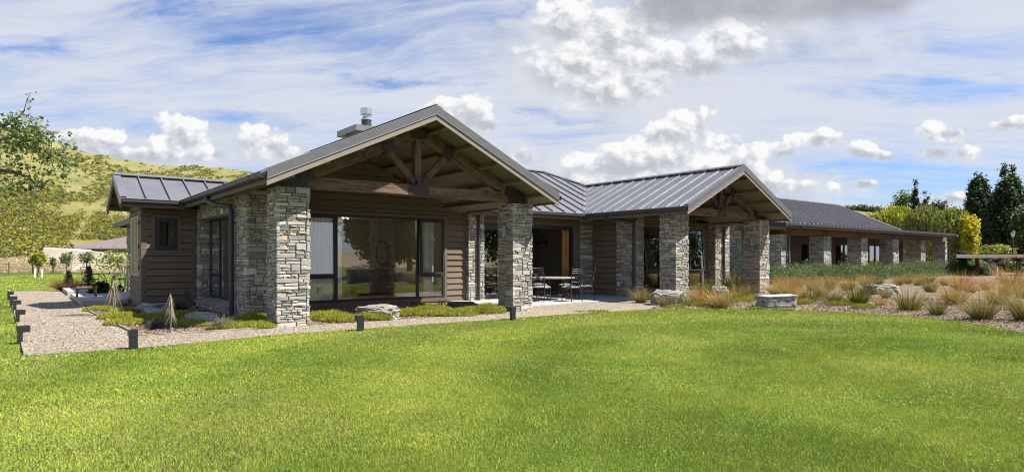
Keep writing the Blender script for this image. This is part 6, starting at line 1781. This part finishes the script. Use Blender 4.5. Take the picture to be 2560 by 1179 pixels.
def drygrass():
    n = 15000; px = rng.uniform(-260, 330, n); D = 62 + 36 * rng.random(n) ** 1.2; q = hill_pt(px, D)
    a = rng.uniform(0, 2 * pi, n); h = rng.uniform(.15, .55, n) * np.where(D > 68, 1.0, .6); w_ = .05
    dx, dy = np.cos(a) * w_, np.sin(a) * w_
    tip = q + np.stack([rng.normal(0, .32, n), rng.normal(0, .32, n), h], 1)
    V = np.stack([q + np.stack([-dx, -dy, 0 * dx], 1), q + np.stack([dx, dy, 0 * dx], 1), tip], 1).reshape(-1, 3)
    o = npmesh('dry_grass', V, 3, cols(n, [(0.48, .39, .25), (0.42, .33, .20), (0.34, .26, .155), (0.38, .34, .18)], [3, 3, 2, 1.5]), 'grass_blade_plain'); kind(o, 'stuff'); o['label'] = 'tall dry grass beyond the wire fence'
drygrass()

# ================================================================== TREES
# birch whose branch hangs into the picture
def birch():
    base = dep(-330, 8.6); base.z = 0
    t_ = thing('birch_tree', 'birch branch with small green leaves hanging in at the picture edge', 'tree', base)
    b = MB(); top = base + Vector((.2, .3, 5.2))
    b.tube([base, base + Vector((.05, .1, 2.5)), top], [.14, .11, .03], 10)
    P = []
    def limb(pts, r0, n, sp):
        b.tube(pts, [r0 * (1 - .8 * i / (len(pts) - 1)) for i in range(len(pts))], 7)
        for i in range(n):
            f = random.uniform(.25, 1.0) ** .8 * (len(pts) - 1); k = min(int(f), len(pts) - 2); q = Vector(pts[k]).lerp(Vector(pts[k + 1]), f - k)
            e = q + Vector((random.gauss(0, sp), random.gauss(0, sp), random.gauss(0, sp * .85)))
            if random.random() < .5: e.z -= random.uniform(0, sp * 1.3)
            b.tube([q, q.lerp(e, .5) + Vector((0, 0, .05)), e], [.005, .004, .002], 4)
            k2 = random.randint(10, 18)
            for j in range(k2):
                g = q.lerp(e, random.uniform(.35, 1.05)); P.append((g.x + random.gauss(0, .055), g.y + random.gauss(0, .055), g.z + random.gauss(0, .06) - .02))
    D = 8.4
    T0 = base + Vector((.06, .12, 2.6))
    limb([T0, dep(-160, D, 420), dep(-40, D - .1, 425), dep(30, D, 428), dep(70, D + .1, 442), dep(105, D, 475)], .045, 30, .20)
    limb([T0 + Vector((0, 0, .3)), dep(-150, D + .3, 370), dep(-20, D + .2, 350), dep(60, D, 365), dep(120, D - .1, 378), dep(158, D, 392)], .04, 50, .21)
    limb([T0 + Vector((0, 0, .6)), dep(-140, D, 330), dep(-30, D - .2, 325), dep(20, D, 310), dep(50, D, 290), dep(62, D, 275)], .032, 24, .19)
    limb([dep(-20, D + .2, 350), dep(40, D + .1, 345), dep(85, D, 335), dep(110, D, 340)], .02, 20, .12)
    limb([T0, dep(-230, D + .4, 300), dep(-200, D, 180), dep(-190, D, 110)], .04, 24, .16)
    limb([T0 + Vector((0, 0, 1)), dep(-480, D + .5, 250), dep(-560, D, 180)], .04, 30, .4); limb([top, top + Vector((.3, 0, .8)), top + Vector((.5, .2, 1.5))], .03, 30, .4)
    b.build('trunk', 'bark', t_)
    P = np.array(P); npmesh('crown', leaf_quads(P, rng.uniform(.036, .064, len(P)), aspect=.82, updir=.15), 4, cols(len(P), [(0.17, .235, .06), (0.25, .31, .09), (0.10, .145, .04), (0.36, .40, .18)], [3, 3, 2, 1.1]), 'leaf', t_)
birch()

def poplar(px, D, ytop, wpx, label, seed, spires):
    p = dep(px, D); p.z = 0; s = D / F; h = 1.4 + (HZ - ytop) * s
    ells = []
    for (ox, oy, hh, ww) in spires:
        H_ = h * hh
        for k in range(13):
            f = k / 12; r_ = ww * wpx * s * .56 * max(.06, (1 - f ** 3.4)) ** .8 * (.78 + .22 * min(1, f * 4))
            z = .6 + H_ * (.10 + .86 * f)
            ells.append((ox * wpx * s * sa + oy * ca, -ox * wpx * s * ca + oy * sa, z, max(.18, r_), max(.18, r_), H_ * .085))
    tree('poplar_tree', p, h * .7, .28, ells, 1250, 50, (.22, .22, .32), .36, [(0.036, .066, .020), (0.062, .098, .026), (0.020, .038, .013), (0.11, .15, .04)], [4, 3, 2.5, .9], label, group='dark columnar trees at the far right', limbs=6, shell=.7)
poplar(2449, 92, 447, 66, 'narrower dark columnar tree nearest the far end of the wing', 1, [(-.16, 0, .985, .72), (.16, .5, 1.0, .74), (0, 0, .74, 1.05)])
poplar(2523, 88, 430, 96, 'tallest dark columnar tree with double top at the picture edge', 2, [(-.10, 0, 1.0, .60), (.14, .4, .985, .66), (.30, 0, .82, .55), (-.30, 0, .80, .5), (0, 0, .68, 1.1)])
tree('leafy_tree', dep(2585, 84) - Vector((0, 0, 1.4)), 3.5, .25, [(0, 0, 5.2, 2.8, 2.8, 3.4)], 150, 44, (.4, .4, .35), .36, [(0.07, .11, .03), (0.11, .155, .04), (0.045, .07, .02), (0.15, .19, .06)], [3, 3, 2, 1], 'green leafy tree cut by the picture edge behind the lamp post')
def willow(px, D, ytop, wpx, pal, label, n=230):
    p = dep(px, D); p.z = 0; s = D / F; h = 1.4 + (HZ - ytop) * s; r_ = wpx * s / 2
    t_ = thing('willow_tree', label, 'tree', p, 'weeping willows behind the far wing')
    b = MB(); b.tube([p, p + Vector((.1, 0, h * .4)), p + Vector((0, .1, h * .8))], [.35, .28, .1], 8)
    for k in range(6):
        a = k * 1.05; b.tube([p + Vector((0, 0, h * .45)), p + Vector((math.cos(a) * r_ * .5, math.sin(a) * r_ * .5, h * .8))], [.14, .04], 5)
    b.build('trunk', 'bark', t_)
    P = []; S = []
    for i in range(n):
        d = rng.normal(size=3); d /= np.linalg.norm(d); d[2] = abs(d[2])
        q = np.array([p.x, p.y, h * .58]) + d * np.array([r_, r_, h * .42]) * rng.uniform(.72, 1.03)
        ln = rng.uniform(.25, .6) * h * (1.1 - d[2] * .6); k = int(34 + ln * 22)
        f = rng.random(k)[:, None]
        st = q + np.array([d[0] * .5, d[1] * .5, 0]) * np.sqrt(f) + np.array([0, 0, -1]) * ln * f + rng.normal(size=(k, 3)) * np.array([.13, .13, .1]) * (1 + .9 * (1 - f))
        P.append(st[st[:, 2] > .25]); S.append(np.full((st[:, 2] > .25).sum(), rng.uniform(.6, 1.35)))
    P = np.vstack(P); S = np.hstack(S)
    n_ = len(P); a_ = rng.uniform(0, 2 * pi, n_); hs = np.stack([np.cos(a_), np.sin(a_), 0 * a_], 1) * rng.uniform(.05, .10, n_)[:, None]
    dn = np.stack([rng.normal(0, .18, n_), rng.normal(0, .18, n_), -np.ones(n_)], 1) * rng.uniform(.22, .48, n_)[:, None]
    V = np.stack([P - dn * .5, P - dn * .1 - hs, P + dn * .5, P - dn * .1 + hs], 1).reshape(-1, 3)
    npmesh('crown', V, 4, cols(len(P), pal, [3, 3, 2], .22, S), 'leaf', t_)
WY_ = [(0.36, .38, .035), (0.46, .45, .05), (0.22, .26, .03)]; WG_ = [(0.23, .255, .055), (0.32, .33, .09), (0.12, .15, .035)]
willow(2238, 84, 512, 112, WY_, 'bright yellow-green weeping willow just behind the wing roof end', 300)
willow(2310, 80, 512, 100, WG_, 'olive-green weeping willow between the bright willow and the wing corner', 280)
willow(2382, 74, 520, 84, [(0.25, .28, .05), (0.34, .36, .085), (0.13, .165, .035)], 'weeping willow hanging low beside the wing downpipe', 280)
p = dep(2420, 72); p.z = 0
tree('golden_tree', p, 3.2, .16, [(-.1, 0, 3.9, 1.0, 1.0, 2.2), (.3, 0, 5.0, .8, .8, 1.3), (.1, 0, 2.3, .7, .7, 1.2)], 150, 40, (.17, .17, .2), .26, [(0.55, .46, .02), (0.44, .42, .03), (0.64, .53, .04)], [3, 2, 2], 'brilliant golden-yellow tree beside the weeping willows')
p = dep(2492, 66); p.z = 0
tree('yellow_shrub', p, 1.6, .1, [(0, 0, 2.0, 1.75, 1.4, .85)], 90, 34, (.2, .2, .12), .24, [(0.30, .33, .035), (0.22, .27, .03), (0.38, .38, .06)], [3, 2, 1], 'layered yellow-green small tree behind the shelter roof', 'tree')
p = dep(2258, 130); p.z = 2
tree('leafy_tree', p, 7, .3, [(0, 0, 9.6, 2.6, 2.2, 3.6), (-2.2, 0, 8, 1.8, 1.6, 2.4), (2.6, 0, 8, 1.6, 1.6, 2.0)], 170, 40, (.5, .5, .35), .48, [(0.10, .15, .04), (0.15, .20, .06), (0.06, .095, .03), (0.2, .24, .09)], [3, 3, 2, 1], 'pale green open tree on the rise behind the dark spired conifer', shell=.5)
def spire_conifer(px, D, ytop, wpx, label):
    p = dep(px, D); s = D / F; p.z = 2.0; h = 1.4 + (HZ - ytop) * s - 2
    ells = []
    for (ox, hh, ww) in ((-.12, 1.0, .42), (.10, .86, .30), (.24, .93, .26), (.38, .74, .28), (-.34, .6, .4)):
        for k in range(6):
            f = k / 5; ells.append((ox * wpx * s * sa, -ox * wpx * s * ca, h * hh * (.42 + .56 * f), max(.12, ww * wpx * s * .5 * (1.05 - f)), max(.12, ww * wpx * s * .5 * (1.05 - f)), h * .08))
    tree('conifer_tree', p, h * .6, .25, ells, 240, 44, (.2, .2, .3), .38, [(0.028, .052, .02), (0.048, .078, .026), (0.018, .03, .014), (0.06, .09, .03)], [4, 3, 2, 1], label)
spire_conifer(2296, 122, 457, 66, 'dark many-spired conifer rising above the willows')
# wooded edge far behind and the low trees between
for (px, D, y, w_, pal, lb) in ((2345, 105, 500, 60, DKG + [(0.08, .11, .03)], 'round dark tree in the gap behind the willows'), (2432, 110, 508, 36, DKG + [(0.06, .09, .03)], 'small dark conifer-like tree in the gap before the columnar trees'), (2200, 120, 520, 70, GRN, 'green tree top showing above the bright willow')):
    p = dep(px, D); p.z = 0; s = D / F; h = 1.4 + (HZ - y) * s
    tree('leafy_tree', p, h * .6, .25, [(0, 0, h * .62, w_ * s / 2, w_ * s / 2, h * .38)], 110, 40, (.4, .4, .35), .42, pal, [3, 2, 2, 1], lb)
# bushes along the far crest
for i, px in enumerate((2126, 2152, 2164, 2186, 2208, 2228)):
    D = 250; q = hill_pt(np.array([float(px)]), np.array([float(D)]))[0]
    p = Vector(q); t_ = thing('crest_shrub', 'dark bush on the far crest behind the wing roof', 'shrub', p, 'bushes along the far crest')
    P, N, S = clump_points([(p.x, p.y, p.z + .7, 2.2, 2.2, 1.1 + .5 * (i % 2))], 30, 26, (.4, .4, .3), .7)
    npmesh('foliage', leaf_quads(P, rng.uniform(.4, .8, len(P)), N * .5), 4, cols(len(P), [(0.08, .10, .03), (0.13, .14, .04), (0.05, .06, .02)], [3, 2, 2]), 'leaf', t_)

# ================================================================== RIGHT: SHELTER, LAMP POST, DARK PLANTS
D = 46.0
def at_d(px, y, D): return dep(px, D, y)
sh_ = thing('timber_shelter', 'low flat-roofed timber shelter on square posts behind the tussocks', 'shelter', Vector((*dep(2500, D).xy, 0)))
v_ = Vector((ray(2400, HZ)[0], ray(2400, HZ)[1], 0)).normalized(); u_ = Vector((sa, -ca, 0))
a_ = dep(2392, D, 636); zt = a_.z
def S_(u, v, z): q = Vector((a_.x, a_.y, 0)) + u_ * u + v_ * v; return Vector((q.x, q.y, z))
b = MB(); b.prism([S_(0, 0, zt - .02), S_(9, 0, zt - .02), S_(9, 5.5, zt - .02), S_(0, 5.5, zt - .02)], (0, 0, .07)); b.build('roof', 'gutter_metal', sh_)
b = MB(); b.bar(S_(-.05, -.03, zt - .13), S_(9, -.03, zt - .13), .06, .24, bev=.008); b.bar(S_(-.03, 0, zt - .12), S_(-.03, 5.5, zt - .12), .06, .20); b.build('fascia_board', 'sunlit_timber', sh_)
for v in (.9, 2.4, 4.0): b = MB(); b.bar(S_(.1, v, zt - .14), S_(9, v, zt - .14), .10, .22); b.build('rafter', 'orange_timber', sh_)
for (u, v) in ((2.85, .12), (1.6, 4.6), (4.75, 2.4), (8.8, .12), (6.0, 4.6)):
    b = MB(); b.bar(S_(u, v, -.2), S_(u, v, zt - .06), .22, .22, up=(0, 1, 0), bev=.012); b.build('post', 'orange_timber' if v > 4 else 'sunlit_timber', sh_)
q = dep(2532, 62); q.z = 0
lpo = thing('lamp_post', 'old-fashioned lantern on a dark post before the tall dark trees', 'lamp post', q); zz = 1.4 + (HZ - 592) * 62 / F
b = MB(); b.lathe([(.11, 0), (.11, .3), (.07, .36), (.055, zz - .15), (.09, zz - .1), (.05, zz), ], 10, q.x, q.y); b.build('post', 'rusty_plate', lpo)
b = MB(); b.lathe([(.10, zz), (.20, zz + .42), (.20, zz + .43)], 6, q.x, q.y); b.build('lantern_glass', 'lamp_glass', lpo)
b = MB(); b.lathe([(.23, zz + .42), (.23, zz + .45), (.10, zz + .60), (.04, zz + .64), (.05, zz + .70), (0, zz + .76)], 8, q.x, q.y)
b.build('lantern_cap', 'iron', lpo)
for (px, py, hp, lb, ox) in ((2502, 690, 42, 'dark leafless-stemmed succulent with round black head, left of a pair under the shelter', -.25), (2533, 690, 44, 'dark branching succulent with round black head, right of a pair under the shelter', .2)):
    p = at(px, 694); p = dep(px, 34); p.z = 0.05; s = 34 / F; h = 1.4 - (py - HZ - hp) * s
    h = 1.4 + (HZ - (py - hp)) * s
    t_ = thing('dark_succulent', lb, 'plant', p, 'dark rosette plants under the shelter')
    b = MB(); tp = p + u_ * ox + Vector((0, 0, h - .15)); b.tube([p, p.lerp(tp, .5) + u_ * .12, tp], [.06, .05, .035], 7); t2 = p + u_ * (ox + .35) + Vector((0, 0, h * .72)); b.tube([p.lerp(tp, .45) + u_ * .1, t2], [.045, .03], 6); b.build('stem', 'dark_wood', t_)
    bl = []
    for (c0, rr) in ((tp, .34), (t2, .22)):
        for i in range(90):
            a = random.uniform(0, 2 * pi); e = random.uniform(-.25, 1.2); bl.append((c0, (math.cos(a), math.sin(a), e), rr * random.uniform(.7, 1.1), .2, .07, (0.03, .022, .022), (0.075, .045, .045)))
    vs, cs = strips(bl, 2); npmesh('rosette', vs, 4, cs, 'dry_leaf', t_)
p = dep(2404, 50); p.z = 0
tree('dark_shrub', p, .9, .05, [(0, 0, 1.3, .38, .38, .75)], 40, 24, (.1, .1, .12), .14, [(0.045, .022, .024), (0.07, .035, .035), (0.03, .02, .018)], [3, 2, 2], 'small dark red-leaved shrub at the far end of the verandah', 'shrub')
bush(2440, 0, 70, 36, [(0.13, .18, .04), (0.2, .24, .05), (0.08, .11, .03)], [3, 2, 2], 'bright green shrub behind the shelter posts', 50, 34, .2, fn=lambda x, y: at(2440, 687))
for (px, w_, h_, pal, lb) in ((2412, 46, 44, GRN, 'mid green shrub just beyond the dark red-leaved shrub'), (2474, 60, 40, DKG, 'dark shrub in the shade behind the timber shelter'), (2540, 70, 40, [(0.16, .19, .04), (0.22, .24, .06), (0.08, .10, .03)], 'yellow-green shrub behind the right end of the timber shelter')):
    bush(px, 0, w_, h_, pal, [3, 2, 2] + [1] * (len(pal) - 3), lb, 80, 40, .22, fn=lambda x, y: at(x, 683))

for (x, y, sx, sy, h, sd, lb) in ((15.6, 1.2, 2.4, 1.6, 1.25, 71, 'big pale outcrop rock in the garden beside the lawn, mirrored in the picture window'), (13.6, 0.2, 1.5, 1.2, .7, 75, 'lower rock left of the big outcrop, mirrored in the picture window'), (17.6, 1.9, 1.3, 1.0, .8, 79, 'broken rock right of the big outcrop, mirrored in the picture window')):
    rock((x, y, 0), sx, sy, h, 'pale_rock', lb, .4, sd)
for (x, y, h, r_, lb) in ((21.8, -9, 8.0, 2.7, 'rounded garden tree mirrored in the middle of the picture window'), (26, -13, 13, 4.6, 'taller unseen tree raised to darken the mirror image in the sash'), (34, -10, 11, 4.0, 'garden tree mirrored in the windows of the second porch'), (28.5, -16, 9.0, 4.2, 'low-crowned unseen tree added to darken the picture window'), (33, -22, 12, 5.0, 'wide unseen tree added at the back to darken the picture window'), (52, -9, 10, 4.2, 'broad garden tree farthest along the lawn, mirrored in the glass')):
    tree('unseen_tree', (x, y, 0), h * .4, .2, [(0, 0, h * .55, r_, r_, h * .42)], 260, 44, (.4, .4, .35), .40, GRN, [3, 3, 2, 1], lb, group='garden trees mirrored in the panes')  # unseen trees

ang = np.linspace(-AX * 0 + 3.4, 3.4 + 3.6, 60)  # low unseen ridge behind the camera, added for the window reflections
b = MB(); vs = []
for i, a in enumerate(ang):
    x, y = math.cos(a - 0.9), math.sin(a - 0.9)
    hh = 3.5 + 2 * mn.noise((i * .22, 1.5, 0))
    for r_, z in ((75, -.05), (95, 2.5), (150, hh * .8), (190, hh)): vs.append((x * r_, y * r_, z))
b.add(vs, [(i * 4 + j, i * 4 + j + 1, (i + 1) * 4 + j + 1, (i + 1) * 4 + j) for i in range(59) for j in range(3)])
kind(b.build('hill', 'hill_grass2', smooth=True), 'structure')
